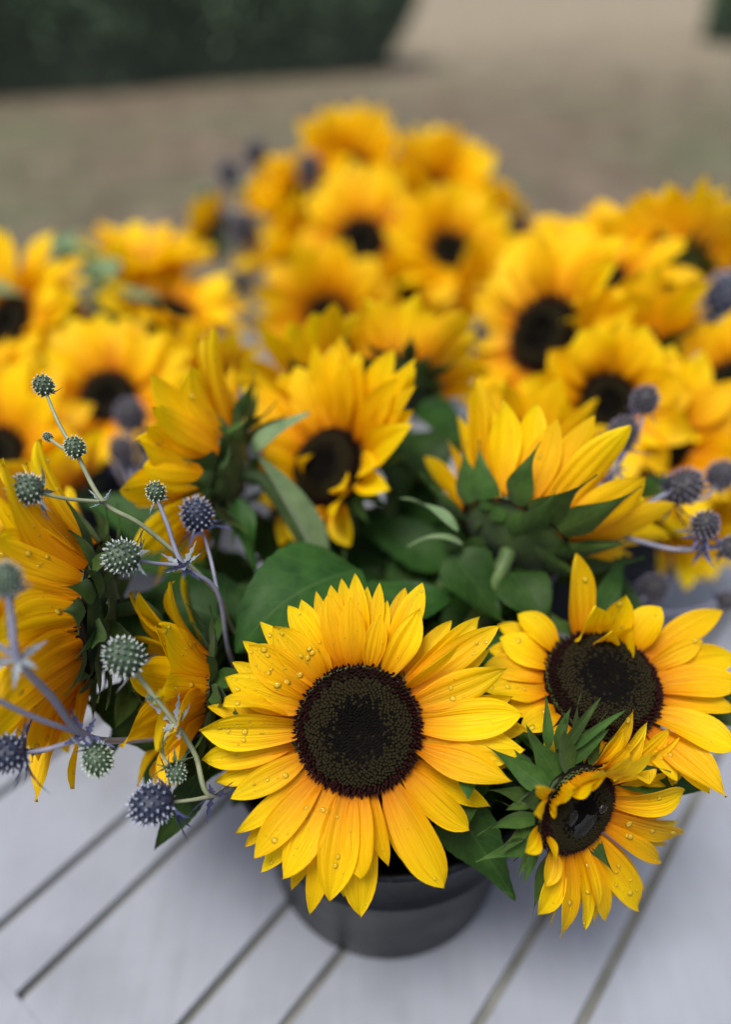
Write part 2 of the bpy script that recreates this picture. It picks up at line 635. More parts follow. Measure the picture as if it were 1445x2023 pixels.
# ------------------------------------------------------------------ sunflower disc meshes (shared)
def disc_z(r):                              # profile of the disc in units of its radius
    return 0.10 + 0.16 * math.sin(math.pi * min(1, r) ** 1.4) - 0.10 * max(0, r - 0.8) / 0.2 - 0.05 * (1 - r) ** 2


def make_disc_meshes(name, N, seed):
    rg = random.Random(seed)
    V, F, MI = [], [], []
    rings = [0.0, 0.15, 0.3, 0.45, 0.6, 0.75, 0.88, 0.97, 1.02]
    S = 28
    for i, r in enumerate(rings):
        for k in range(S):
            an = 2 * math.pi * k / S
            V.append((r * math.cos(an), r * math.sin(an), disc_z(r) if i < len(rings) - 1 else -0.12))
    for i in range(len(rings) - 1):
        for k in range(S):
            k2 = (k + 1) % S
            F.append((i * S + k, i * S + k2, (i + 1) * S + k2, (i + 1) * S + k))
    me = bpy.data.meshes.new(name + '_disc')
    me.from_pydata(V, [], F)
    me.materials.append(M['disc_core'])
    me.polygons.foreach_set('use_smooth', [True] * len(me.polygons))
    V, F, MI = [], [], []
    GA = math.pi * (3 - math.sqrt(5))
    for i in range(N):
        r = math.sqrt((i + 0.5) / N)
        th = i * GA
        rad = Vector((math.cos(th), math.sin(th), 0))
        tan = Vector((-math.sin(th), math.cos(th), 0))
        r = min(1.0, r + rg.gauss(0, 0.006))
        base = rad * r + tan * rg.gauss(0, 0.006) + Vector((0, 0, disc_z(r)))
        w = 1.0 / math.sqrt(N)
        if r < 0.50 + rg.uniform(-.13, .13):
            mi, h, tip, lean = 0, w * rg.uniform(0.7, 1.3), 0.45, -0.5
        elif r < 0.83 + rg.uniform(-.035, .035):
            mi, h, tip, lean = 1, w * rg.uniform(0.9, 1.4), 0.78, -0.15
        else:
            mi, h, tip, lean = 2, w * rg.uniform(1.6, 3.4), 0.42, 0.25 + (r - 0.83) * 4.5
            w *= 0.85
        up = (Vector((0, 0, 1)) + rad * (lean + rg.uniform(-.25, .25)) + tan * rg.uniform(-.3, .3)).normalized()
        if mi == 0 and rg.random() < 0.06:
            mi = 1
        a, b = tan * w, (rad * w)
        o = len(V)
        for (s, hh) in ((1.0, -0.4), (0.95, 0.55), (tip, 1.0)):
            for k in range(5):
                an = 2 * math.pi * k / 5 + i
                V.append(base + a * (s * math.cos(an)) + b * (s * math.sin(an)) + up * (h * hh))
        for q in range(2):
            for k in range(5):
                k2 = (k + 1) % 5
                F.append((o + q * 5 + k, o + q * 5 + k2, o + q * 5 + 5 + k2, o + q * 5 + 5 + k))
                MI.append(mi)
        F.append(tuple(o + 10 + k for k in range(5)))
        MI.append(mi)
        if mi == 2 and rg.random() < 0.55:         # forked dark stigma on the outer florets
            tp = base + up * h
            for s in (-1, 1):
                o = len(V)
                e = tp + up * (w * 1.4) + tan * (s * w * 0.9) + rad * (w * 0.7)
                V += [tp + tan * (w * .18), tp - tan * (w * .18), e]
                V += [tp + rad * (w * .2)]
                F += [(o, o + 1, o + 2), (o + 1, o + 3, o + 2), (o + 3, o, o + 2)]
                MI += [2, 2, 2]
    mf = bpy.data.meshes.new(name + '_florets')
    mf.from_pydata([tuple(v) for v in V], [], F)
    for k in ('fl_black', 'fl_olive', 'fl_maroon'):
        mf.materials.append(M[k])
    mf.polygons.foreach_set('material_index', MI)
    mf.update()
    return me, mf


DISC_FINE = [make_disc_meshes('fine', 1500, 3), make_disc_meshes('fine_b', 1350, 8)]
DISC_SOFT = make_disc_meshes('soft', 260, 5)

# ------------------------------------------------------------------ buckets
RIM_H = 0.135
BUCKETS = {
    'front': Vector((0.014, 0.288, TABLE_Z)),
    'right': Vector((0.215, 0.570, TABLE_Z)),
    'left': Vector((-0.285, 0.680, TABLE_Z)),
    'back': Vector((0.035, 1.060, TABLE_Z)),
}


def bucket(key, label):
    c = BUCKETS[key]
    e = thing('metal_bucket', c, label, 'bucket', 'zinc buckets on the white table')
    S = 64

    def lathe(pr):
        V, F = [], []
        for (r, z) in pr:
            for k in range(S):
                an = 2 * math.pi * k / S
                V.append((r * math.cos(an), r * math.sin(an), z))
        for i in range(len(pr) - 1):
            for k in range(S):
                k2 = (k + 1) % S
                F.append((i * S + k, i * S + k2, (i + 1) * S + k2, (i + 1) * S + k))
        return V, F
    H = RIM_H
    b0, b1 = 0.077, 0.094

    def rr(z):
        return b0 + (b1 - b0) * z / H
    out = [(0.001, 0.0025), (b0 - .004, 0.0025), (b0 - .003, 0.0), (b0, 0.0), (b0 + .001, 0.003)]
    for zc in (0.090, 0.097):
        z0 = zc - 0.003
        out += [(rr(z0), z0), (rr(zc) + .0018, zc), (rr(zc + .003), zc + .003)]
    out += [(rr(H - .004), H - .004), (rr(H), H)]
    ins = [(rr(z) - .0015, z) for z in (H, H * .6, H * .3, 0.004)] + [(0.001, 0.004)]
    V, F = lathe(out + ins)
    mesh_obj('bucket_body', np.array(V), F, 'zinc', e)
    ring = []
    for k in range(9):
        a = 2 * math.pi * k / 8
        ring.append((b1 + .0008 + .0026 * math.cos(a), H + .0026 * math.sin(a)))
    V, F = lathe(ring)
    mesh_obj('rolled_rim', np.array(V), F, 'zinc', e)
    return e


# ------------------------------------------------------------------ sunflowers
class Flower:
    def __init__(s, center, n, R_, bucket_key, label, group, seed, fine=True, stem_off=None, leaves=2, cat='sunflower', stem_r=0.0052):
        s.c, s.n, s.R = center, n.normalized(), R_
        s.rg = random.Random(seed)
        s.seed = seed
        s.fine = fine
        s.ey = UP - s.n * UP.dot(s.n)
        if s.ey.length < 0.15:
            s.ey = FWD - s.n * FWD.dot(s.n)
        s.ey.normalize()
        s.ex = s.ey.cross(s.n).normalized()
        b = BUCKETS[bucket_key]
        d = Vector((s.c.x - b.x, s.c.y - b.y, 0))
        dl = d.length
        d = d.normalized() if dl > 1e-6 else Vector((1, 0, 0))
        rimo = min(0.060, 0.35 * dl) + s.rg.uniform(-.008, .008)
        rim = b + d * rimo + Vector((s.rg.uniform(-.012, .012), s.rg.uniform(-.012, .012), RIM_H))
        bot = b - d * s.rg.uniform(0.0, 0.03) + Vector((s.rg.uniform(-.02, .02), s.rg.uniform(-.02, .02), 0.008))
        s.root = thing('sunflower', bot, label, cat, group)
        s.o = bot
        depth = 0.36 * R_
        hb = s.c - s.n * (depth * 0.9)
        neck = hb - s.n * 0.018 + Vector((0, 0, -0.006))
        if stem_off is not None:
            neck2 = stem_off
        else:
            neck2 = neck.lerp(rim, 0.45) - s.n * 0.012 + Vector((0, 0, 0.006))
        s.path = [bot, rim, neck2, neck, hb]
        V, F = tube(s.path, stem_r * 1.05, stem_r * 0.85, n=22, seg=8)
        mesh_obj('stem', V, F, 'stem', s.root, s.o)
        # receptacle
        V, F = [], []
        S = 20
        for i, (r, z) in enumerate(((0.16, -1.0), (0.45, -0.82), (0.75, -0.52), (0.96, -0.2), (1.0, 0.0), (0.97, 0.16))):
            for k in range(S):
                an = 2 * math.pi * k / S
                V.append(s.loc(r * R_ * math.cos(an), r * R_ * math.sin(an), z * depth))
        for i in range(5):
            for k in range(S):
                k2 = (k + 1) % S
                F.append((i * S + k, i * S + k2, (i + 1) * S + k2, (i + 1) * S + k))
        s.recept = mesh_obj('receptacle', V, F, 'recept', s.root, s.o)
        # disc
        dm, fm = (DISC_FINE[seed % 2] if fine else DISC_SOFT)
        mat = Matrix((
            (s.ex.x * R_, s.ey.x * R_, s.n.x * R_, s.c.x - s.o.x),
            (s.ex.y * R_, s.ey.y * R_, s.n.y * R_, s.c.y - s.o.y),
            (s.ex.z * R_, s.ey.z * R_, s.n.z * R_, s.c.z - s.o.z),
            (0, 0, 0, 1)))
        d = bpy.data.objects.new('disc', dm)
        col.objects.link(d)
        d.parent = s.root
        d.matrix_basis = mat
        f = bpy.data.objects.new('florets', fm)
        col.objects.link(f)
        f.parent = d
        f['kind'] = 'stuff'
        s.drops = []
        s.k = 0
        for i in range(leaves):
            s.stem_leaf(0.36 + 0.22 * i / max(1, leaves) + s.rg.uniform(-.04, .04))

    def loc(s, x, y, z):
        return s.c + s.ex * x + s.ey * y + s.n * z

    def px_local(s, px, py, h):
        """where the sight line through a photo pixel meets the flower's own plane"""
        d = (at(px, py, 1.0) - CAM)
        q = s.c + s.n * h
        den = d.dot(s.n)
        t = (q - CAM).dot(s.n) / den
        p = CAM + d * t - s.c
        return p.dot(s.ex), p.dot(s.ey)

    def _add_petal(s, base, ctrl, tip, W, drops=0, **kw):
        s.k += 1
        nu, nv = (15, 13) if s.fine else (8, 5)
        V, F, U = blade(base, ctrl, tip, s.n if 'nref' not in kw else kw.pop('nref'), W, prof_petal, nu, nv, seed=s.seed * 100 + s.k, npl=s.rg.choice((3, 4, 4, 5)), **kw)
        mesh_obj('petal', V, F, 'petal', s.root, s.o, U)
        for _ in range(drops):
            t = s.rg.uniform(0.25, 0.93)
            v = s.rg.uniform(-0.75, 0.75)
            p, n = grid_sample(V, nu, nv, t, v)
            if n.dot(CAM - p) < 0:
                n = -n
            r = 0.00035 + 0.0014 * s.rg.random() ** 3.0
            s.drops.append(dome(p, n, r, s.rg))

    def petal_px(s, tx, ty, wpx, layer=0.0, bow=0.10, drops=0, cup=None, h=None, **kw):
        """petal whose tip lies on the sight line of a photo pixel; layer lifts it towards the face"""
        Z = (s.c - CAM).dot(FWD)
        hh = (0.0055 * layer) if h is None else h
        lx, ly = s.px_local(tx, ty, hh)
        th = math.atan2(ly, lx) + kw.pop('dth', 0.0)
        bz = -0.10 * s.R + 0.0013 * layer
        br = (0.97 - 0.05 * layer) * s.R
        base = s.loc(br * math.cos(th), br * math.sin(th), bz)
        tip = s.loc(lx, ly, hh)
        L = (tip - base).length
        side = kw.pop('sweep', s.rg.uniform(-.05, .05))
        ctrl = base.lerp(tip, 0.5) + s.n * (bow * L) + (s.ex * -math.sin(th) + s.ey * math.cos(th)) * (side * L)
        W = wpx * Z / FPX * 1.02
        s._add_petal(base, ctrl, tip, W, drops, cup=(s.rg.uniform(0.10, 0.50) if cup is None else cup),
                     pleat=kw.pop('pleat', s.rg.uniform(0.06, 0.12)), ruffle=kw.pop('ruffle', s.rg.uniform(0.04, 0.22)),
                     roll=kw.pop('roll', s.rg.uniform(-.12, .12)), twist=kw.pop('twist', s.rg.uniform(-.4, .4)),
                     sharp=kw.pop('sharp', s.rg.uniform(1.9, 3.0)), sref=s.ey * math.cos(th) - s.ex * math.sin(th), **kw)

    def petal_th(s, th, L, W, el, bowang=0.3, zlay=0.0, drops=0, **kw):
        """petal by angle, length and elevation above the flower's plane (radians)"""
        rad = s.ex * math.cos(th) + s.ey * math.sin(th)
        tan = s.ey * math.cos(th) - s.ex * math.sin(th)
        base = s.c + rad * (0.95 * s.R) + s.n * (-0.10 * s.R + zlay)
        e0 = el + bowang
        ctrl = base + (rad * math.cos(e0) + s.n * math.sin(e0)) * (0.5 * L) + tan * (s.rg.uniform(-.06, .06) * L)
        tip = base + (rad * math.cos(el) + s.n * math.sin(el)) * L + tan * (s.rg.uniform(-.13, .13) * L)
        g = s.rg
        nref = (s.n * math.cos(el) - rad * math.sin(el)).normalized()
        s._add_petal(base, ctrl, tip, W, drops, cup=kw.get('cup', g.uniform(0.1, 0.5)), pleat=g.uniform(0.06, 0.12), ruffle=g.uniform(0.03, 0.22),
                     roll=g.uniform(-.2, .2), twist=g.uniform(-.45, .45), sharp=g.uniform(1.8, 2.9), nref=nref, curl=kw.get('curl', 0.0), sref=tan)

    def ring(s, n, L, W, el=0.1, el_sd=0.12, bowang=0.25, drops=0, a0=0.0, a1=2 * math.pi, lay=2, skip=None):
        for i in range(n):
            th = a0 + (a1 - a0) * (i + 0.5 * s.rg.random()) / n
            if skip and skip(th):
                continue
            q = i % lay
            s.petal_th(th, L * s.rg.uniform(0.82, 1.12) * (1.0 if q == 0 else 0.9), W * s.rg.uniform(0.75, 1.2),
                       el + s.rg.gauss(0, el_sd) + 0.10 * q, bowang + s.rg.uniform(-.15, .2), 0.0015 * q, drops=(s.rg.randint(0, drops) if drops else 0))

    def bracts(s, n=22, L=0.026, W=0.015, el=-0.1, sd=0.25, rows=2, a0=0.0, a1=2 * math.pi, row=None):
        for i in range(n):
            q = i % rows if row is None else row
            th = a0 + (a1 - a0) * (i + 0.6 * s.rg.random()) / n
            rad = s.ex * math.cos(th) + s.ey * math.sin(th)
            rb = (1.0, 0.86, 0.66, 0.45)[q] * s.R
            zb = (-0.10, -0.20, -0.27, -0.32)[q] * s.R
            base = s.c + rad * rb + s.n * zb
            e = el + s.rg.gauss(0, sd) + 0.10 * q
            l = L * s.rg.uniform(0.8, 1.25)
            e0 = e - 0.35
            e1 = e + s.rg.uniform(-0.1, 0.55)
            ctrl = base + (rad * math.cos(e0) + s.n * math.sin(e0)) * (l * 0.5)
            tip = ctrl + (rad * math.cos(e1) + s.n * math.sin(e1)) * (l * 0.55) + (s.ey * math.cos(th) - s.ex * math.sin(th)) * (s.rg.uniform(-.15, .15) * l)
            nu, nv = (10, 5) if s.fine else (6, 3)
            V, F, U = blade(base, ctrl, tip, s.n, W * s.rg.uniform(0.8, 1.2), prof_bract, nu, nv, cup=0.35, ruffle=0.1,
                            roll=s.rg.uniform(-.2, .2), twist=s.rg.uniform(-.5, .5), seed=s.seed * 77 + i)
            mesh_obj('bract', V, F, 'bract', s.recept, s.o, U)

    def leaf(s, base, tip, W, nref, bow=0.15, mat='leaf', name='leaf', **kw):
        s.k += 1
        L = (tip - base).length
        ctrl = base.lerp(tip, 0.5) + nref.normalized() * (bow * L)
        V, F, U = blade(base, ctrl, tip, nref, W, prof_leaf, 23, 9, seed=s.seed * 55 + s.k, serr=kw.pop('serr', 0.02),
                        cup=kw.pop('cup', 0.2), ruffle=kw.pop('ruffle', 0.17), pleat=kw.pop('pleat', 0.04), **kw)
        return mesh_obj(name, V, F, mat, s.root, s.o, U)

    def stem_leaf(s, t):
        path = catmull(s.path, 40)
        i = int(t * 39)
        p = path[i]
        T = (path[i + 1] - path[i - 1]).normalized()
        b = s.rg.uniform(0, 2 * math.pi)
        side = Vector((math.cos(b), math.sin(b), 0))
        side = (side - T * side.dot(T)).normalized()
        L = s.rg.uniform(0.05, 0.075)
        tip = p + side * (L * 0.8) + Vector((0, 0, s.rg.uniform(-0.012, 0.02)))
        s.leaf(p, tip, L * s.rg.uniform(0.5, 0.7), ZZ + side * 0.3, bow=0.2, roll=s.rg.uniform(-.5, .5))

    def film(s, spots):
        """thin films of rain lying on the disc"""
        V, F = [], []
        for (x, y, rx, ry, rot) in spots:
            o = len(V)
            c_, s_ = math.cos(rot), math.sin(rot)
            r0 = math.hypot(x, y)
            hz = (disc_z(r0) + (0.10 if r0 > 0.8 else 0.05)) * s.R
            n_ = 16
            for ring, (k_, dz) in enumerate(((1.0, -0.03), (0.8, 0.012), (0.4, 0.02))):
                for q in range(n_):
                    an = 2 * math.pi * q / n_
                    w = 1 + 0.35 * math.sin(3 * an + x * 9) * math.cos(5 * an + y * 7)
                    u, v = rx * k_ * w * math.cos(an), ry * k_ * w * math.sin(an)
                    V.append(s.loc((x + u * c_ - v * s_) * s.R, (y + u * s_ + v * c_) * s.R, hz + dz * s.R))
            for ring in range(2):
                for q in range(n_):
                    q2 = (q + 1) % n_
                    F.append((o + ring * n_ + q, o + ring * n_ + q2, o + (ring + 1) * n_ + q2, o + (ring + 1) * n_ + q))
            F.append(tuple(o + 2 * n_ + q for q in range(n_)))
        o = mesh_obj('rain_film', V, F, 'film', s.root, s.o)
        o['kind'] = 'stuff'

    def finish(s):
        if s.drops:
            V, F = join(s.drops)
            o = mesh_obj('water_droplets', V, F, 'water', s.root, s.o)
            o['kind'] = 'stuff'


# ------------------------------------------------------------------ sea holly
def ovoid_head(center, axis, dia, style, rg, parent, origin, elong=1.22, bracts=6, blen=0.9, n=None):
    """a thistle-like head: core, spikelets with pale tips, narrow spiny bracts below"""
    r = dia / 2
    a = axis.orthogonal().normalized()
    b = axis.cross(a)
    core = {'green': 'ery_core_green', 'grey': 'ery_core_green', 'blue': 'ery_core_blue', 'violet': 'ery_core_violet', 'young': 'ery_core_green'}[style]
    tipm = {'green': 'ery_tip_green', 'grey': 'ery_tip_grey', 'blue': 'ery_tip_blue', 'violet': 'ery_tip_violet', 'young': 'ery_tip_green'}[style]
    V, F, MI = [], [], []
    S, RN = 12, 8
    rc = r * 0.80
    for i in range(RN + 1):
        ph = math.pi * i / RN
        for k in range(S):
            an = 2 * math.pi * k / S
            V.append(center + (a * math.cos(an) + b * math.sin(an)) * (rc * math.sin(ph)) - axis * (rc * elong * math.cos(ph)))
    for i in range(RN):
        for k in range(S):
            k2 = (k + 1) % S
            F.append((i * S + k, i * S + k2, (i + 1) * S + k2, (i + 1) * S + k))
            MI.append(0)
    N = n or (95 if dia > 0.010 else 55)
    GA = math.pi * (3 - math.sqrt(5))
    w = rc * 1.75 / math.sqrt(N)
    for i in range(N):
        zc = -0.86 + 1.84 * (i + 0.5) / N
        rr = math.sqrt(max(0, 1 - zc * zc))
        th = i * GA
        d = (a * math.cos(th) + b * math.sin(th)) * rr + axis * zc
        p = center + (a * math.cos(th) + b * math.sin(th)) * (rr * rc) + axis * (zc * rc * elong)
        dd = (d + axis * 0.25 + Vector((rg.uniform(-.15, .15), rg.uniform(-.15, .15), rg.uniform(-.15, .15)))).normalized()
        u1 = dd.orthogonal().normalized()
        u2 = dd.cross(u1)
        h = r * 0.30 * rg.uniform(0.75, 1.3)
        o = len(V)
        for (s_, hh) in ((0.62, -0.1), (0.52, 0.45), (0.34, 0.62), (0.13, 1.0)):
            for k in range(4):
                an = math.pi / 2 * k
                V.append(p + (u1 * math.cos(an) + u2 * math.sin(an)) * (w * s_) + dd * (h * hh))
        for q in range(3):
            for k in range(4):
                k2 = (k + 1) % 4
                F.append((o + q * 4 + k, o + q * 4 + k2, o + q * 4 + 4 + k2, o + q * 4 + 4 + k))
                MI.append(0 if q == 0 else 1)
        F.append((o + 12, o + 13, o + 14, o + 15))
        MI.append(1)
    hd = mesh_obj('flower_head', V, F, [core, tipm], parent, origin, matidx=MI, smooth=False)
    bm_ = {'green': 'ery_bract_grey', 'grey': 'ery_bract_grey', 'blue': 'ery_bract_blue', 'violet': 'ery_bract_blue', 'young': 'ery_bract_green'}[style]
    nb = bracts
    for i in range(nb):
        th = 2 * math.pi * (i + 0.5 * rg.random()) / nb
        rad = a * math.cos(th) + b * math.sin(th)
        base = center - axis * (rc * elong * 0.92) + rad * (rc * 0.25)
        L = dia * blen * rg.uniform(0.8, 1.4)
        e = rg.uniform(-0.55, 0.35)
        ctrl = base + rad * (L * 0.5) - axis * (0.05 * L)
        tip = base + (rad * math.cos(e) + axis * math.sin(e)) * L
        Vb, Fb, U = blade(base, ctrl, tip, axis, dia * 0.17 + 0.0006, prof_spine, 8, 3, cup=0.5, seed=i, serr=0.25)
        mesh_obj('bract', Vb, Fb, bm_, hd, origin, U)
    return hd


def tuft(p, axis, size, mat, rg, parent, origin, n=5):
    """small spiny leaves ringed round a joint of the stem, one object each"""
    a = axis.orthogonal().normalized()
    b = axis.cross(a)
    for i in range(n):
        th = 2 * math.pi * (i + 0.6 * rg.random()) / n
        rad = a * math.cos(th) + b * math.sin(th)
        L = size * rg.uniform(0.6, 1.2)
        tip = p + rad * L + axis * (L * rg.uniform(-0.1, 0.7))
        ctrl = p + rad * (L * 0.5)
        V, F, U = blade(p, ctrl, tip, axis, size * 0.28, prof_spine, 9, 3, cup=0.4, serr=0.4, seed=i)
        mesh_obj('stem_leaf', V, F, mat, parent, origin, U)


def sea_holly(paths, heads, tufts, bucket_key, label, seed, group, stem_mat='ery_stem_green', r=0.0013):
    rg = random.Random(seed)
    b = BUCKETS[bucket_key]
    first = Vector(paths[0][0])
    d = Vector((first.x - b.x, first.y - b.y, 0))
    dl = d.length
    d = d.normalized() if dl > 0 else RT
    rim = b + d * min(0.07, dl * 0.6) + Vector((0, 0, RIM_H + 0.004))
    bot = b + d * 0.02 + Vector((rg.uniform(-.02, .02), rg.uniform(-.02, .02), 0.008))
    e = thing('sea_holly', bot, label, 'thistle', group)
    main = [bot, rim] + [Vector(q) for q in paths[0]]
    parts = [tube(main, r * 1.25, r, n=10 + 6 * len(main), seg=6)]
    for p in paths[1:]:
        parts.append(tube([Vector(q) for q in p], r * 0.95, r * 0.7, n=8 + 4 * len(p), seg=6))
    V, F = join(parts)
    mesh_obj('stem', V, F, stem_mat, e, bot)
    for (c, ax, dia, style, kw) in heads:
        ovoid_head(Vector(c), Vector(ax).normalized(), dia, style, rg, e, bot, **kw)
    for (p, ax, size, mat) in tufts:
        tuft(Vector(p), Vector(ax).normalized(), size, mat, rg, e, bot)
    return e

# ================================================================== THE SETTING
def make_ground():
    # one sheet to the horizon, slightly uneven near the table
    xs = [-900, -200, -60, -25] + [-16 + 1.0 * i for i in range(33)] + [25, 60, 200, 900]
    ys = [-900, -200, -40, -10] + [-6 + 1.0 * i for i in range(37)] + [40, 60, 120, 300, 1200]
    V = []
    for y in ys:
        for x in xs:
            z = 0.03 * noise.noise(Vector((x * 0.35, y * 0.35, 2.0))) if abs(x) < 17 and -7 < y < 31 else 0.0
            V.append((x, y, z))
    o = mesh_obj('ground', np.array(V, dtype=float), grid_faces(len(ys), len(xs)), 'ground')
    tag(o, kind='structure')


make_ground()


def make_grass():
    rg = np.random.default_rng(4)
    N = 42000
    y = 2.2 + 13.0 * rg.random(N) ** 1.2
    x = (rg.random(N) - 0.5) * (3 + y * 1.15)
    # clumping
    keep = np.array([noise.noise(Vector((a * 1.3, b * 1.3, 5.0))) > -0.25 for a, b in zip(x, y)])
    x, y = x[keep], y[keep]
    N = len(x)
    z = np.array([0.03 * noise.noise(Vector((a * 0.35, b * 0.35, 2.0))) for a, b in zip(x, y)]) - 0.01
    h = 0.02 + 0.045 * rg.random(N)
    an = rg.random(N) * 6.283
    lean = 0.9 * h * rg.random(N)
    w = 0.004 + 0.004 * rg.random(N)
    V = np.empty((N, 3, 3))
    V[:, 0] = np.stack([x + np.cos(an) * w, y + np.sin(an) * w, z], 1)
    V[:, 1] = np.stack([x - np.cos(an) * w, y - np.sin(an) * w, z], 1)
    V[:, 2] = np.stack([x - np.sin(an) * lean, y + np.cos(an) * lean, z + h], 1)
    o = mesh_obj('dry_grass', V.reshape(-1, 3), [(3 * i, 3 * i + 1, 3 * i + 2) for i in range(N)], 'straw', smooth=False)
    tag(o, 'short dry grass growing on the lawn behind the table', 'grass', kind='stuff')


make_grass()


def hedge(name, a, b, depth, height, label, seed, N):
    """clipped hedge between two ground points: twiggy core, stems, thousands of leaves"""
    rg = np.random.default_rng(seed)
    a, b = Vector(a), Vector(b)
    d = (b - a)
    L = d.length
    d.normalize()
    q = Vector((-d.y, d.x, 0))                      # to the back
    e = thing(name, (a + b) * 0.5 + q * depth * 0.5, label, 'hedge', 'hedges round the lawn')
    org = e.location

    def shape(u, v, inset):                          # closed rounded profile, u along, v around 0..1
        an = math.pi * v
        sx = -math.cos(an)
        sz = math.sin(an)
        sq = 0.35
        sx = math.copysign(abs(sx) ** sq, sx)
        sz = abs(sz) ** sq
        end = min(1.0, (min(u, 1 - u) * L) / 1.1)
        sh = math.sqrt(max(0.0, 1 - (1 - end) ** 2)) * 0.65 + 0.35 if end < 1 else 1.0
        bump = 0.42 * noise.noise(Vector((u * L * 1.1, v * 3.5, seed)))
        y = (0.5 + 0.5 * sx * sh * (1 - inset)) * depth
        z = height * sz * (0.55 + 0.45 * sh) * (1 - inset) + bump * sz
        return a + d * (u * L - 0.4 * max(0.0, 1 - z / 0.7) * max(0.0, u - 0.85) / 0.15) + q * (y + bump * 0.5) + Vector((0, 0, max(-0.02, z)))
    nu, nv = 30, 13
    V = [shape(i / (nu - 1), j / (nv - 1), 0.12) for i in range(nu) for j in range(nv)]
    F = grid_faces(nu, nv)
    F.append(tuple(range(nv)))
    F.append(tuple((nu - 1) * nv + j for j in range(nv - 1, -1, -1)))
    mesh_obj('twig_core', V, F, 'hedge_dark', e, org)
    for k in range(max(3, int(L / 0.6))):
        p = a + d * (L * (k + 0.5) / max(3, int(L / 0.6))) + q * (depth * 0.5)
        Vt, Ft = tube([p + Vector((0, 0, -0.05)), p + Vector((0.03, 0.02, height * 0.35)), p + Vector((-0.02, 0, height * 0.8))], 0.03, 0.012, n=6, seg=6)
        mesh_obj('trunk', Vt, Ft, 'hedge_dark', e, org)
    P = np.empty((N, 4, 3))
    for i in range(N):
        u = rg.random()
        v = rg.random() ** 0.9
        c = shape(u, v, 0.14 * rg.random() ** 2 - 0.03)
        if rg.random() < 0.16:                      # the two ends
            u = float(rg.random() < 0.5)
            v = rg.random()
            c = shape(u, v, rg.random() * 0.9) + d * ((1 if u > 0.5 else -1) * 0.04 * rg.random())
        s = 0.022 + 0.03 * rg.random()
        t1 = Vector(rg.normal(size=3)).normalized()
        t2 = t1.orthogonal().normalized()
        P[i, 0] = c - t1 * s
        P[i, 1] = c + t2 * (s * 0.5)
        P[i, 2] = c + t1 * s
        P[i, 3] = c - t2 * (s * 0.5)
    uv = np.tile(np.array([[0, 0], [0.5, 1], [1, 0], [0.5, -1]]), (N, 1))
    o = mesh_obj('crown', P.reshape(-1, 3), [(4 * i, 4 * i + 1, 4 * i + 2, 4 * i + 3) for i in range(N)], 'hedge', e, org, uv, smooth=False)
    o['kind'] = 'stuff'


hedge('clipped_hedge', (-6.2, 6.7, 0), (0.85, 10.25, 0), 1.5, 1.7, 'long dark green clipped hedge bordering the dry lawn', 3, 26000)
hedge('clipped_hedge', (5.45, 12.6, 0), (7.9, 13.6, 0), 1.4, 1.6, 'short dark green hedge standing apart on the pale bare ground', 9, 8000)


# ------------------------------------------------------------------ table
TA = R(38.9)
TD = Vector((math.sin(TA), math.cos(TA), 0))         # along the boards
TE = Vector((math.cos(TA), -math.sin(TA), 0))        # across the boards


def make_table():
    e = thing('slatted_table', (0, 0, 0), 'white painted wooden table of wide and narrow boards with narrow gaps', 'table')
    T0, T1 = -0.88, 0.30
    S0, S1 = 0.016, 1.17

    def put(name, t0, t1, s0, s1, z0, z1, bev=0.0018, mat='paint'):
        V, F = boxm(t0, t1, s0, s1, z0, z1, bev)
        W_ = [TE * v[0] + TD * v[1] + Vector((0, 0, v[2])) for v in V]
        return mesh_obj(name, W_, F, mat, e, smooth=False)
    gap = 0.0062
    edges = []
    t = -0.330 - 0.1357 * 5
    while t < T1:
        edges += [t, t + 0.0472]
        t += 0.1357
    edges = [T0] + [q for q in edges if T0 + 0.02 < q < T1 - 0.02] + [T1]
    for a_, b_ in zip(edges[:-1], edges[1:]):
        g0 = 0 if a_ == T0 else gap / 2
        g1 = 0 if b_ == T1 else gap / 2
        put('plank', a_ + g0, b_ - g1, S0, S1, TABLE_Z - 0.022, TABLE_Z, 0.0003)
        if b_ != T1:
            put('gap_shade_strip', b_ - gap / 2, b_ + gap / 2, S0, S1, TABLE_Z - 0.022, TABLE_Z - 0.007, 0.0001, 'groove')  # filler added to set how dark the gap looks
    put('end_rail', T0, T1, S0 - 0.085, S0, TABLE_Z - 0.022, TABLE_Z, 0.0003)
    put('end_rail', T0, T1, S1, S1 + 0.085, TABLE_Z - 0.022, TABLE_Z, 0.0003)
    for s_ in (S0 + 0.03, 0.6, S1 - 0.03):
        put('cross_batten', T0 + 0.04, T1 - 0.04, s_ - 0.03, s_ + 0.03, TABLE_Z - 0.058, TABLE_Z - 0.0282)
    for t_ in (T0 + 0.06, T1 - 0.06):
        put('apron', t_ - 0.012, t_ + 0.012, S0 + 0.08, S1 - 0.08, TABLE_Z - 0.115, TABLE_Z - 0.0283)
        for s_ in (S0 + 0.05, S1 - 0.05):
            put('leg', t_ - 0.03, t_ + 0.03, s_ - 0.03, s_ + 0.03, -0.03, TABLE_Z - 0.0585, 0.004)


make_table()

bucket('front', 'dark zinc bucket under the big face-on sunflower with thistles at its side')
bucket('right', 'dark zinc bucket mostly hidden by the thistle sprigs right behind the wide folded sunflower')
bucket('left', 'dark zinc bucket hidden under the low wide spreading bouquet near the table side')
bucket('back', 'dark zinc bucket standing nearest the hedge under the tallest bouquet')

# ================================================================== FRONT BOUQUET
GF = 'sunflowers in the bouquet with thistles spilling over its side'

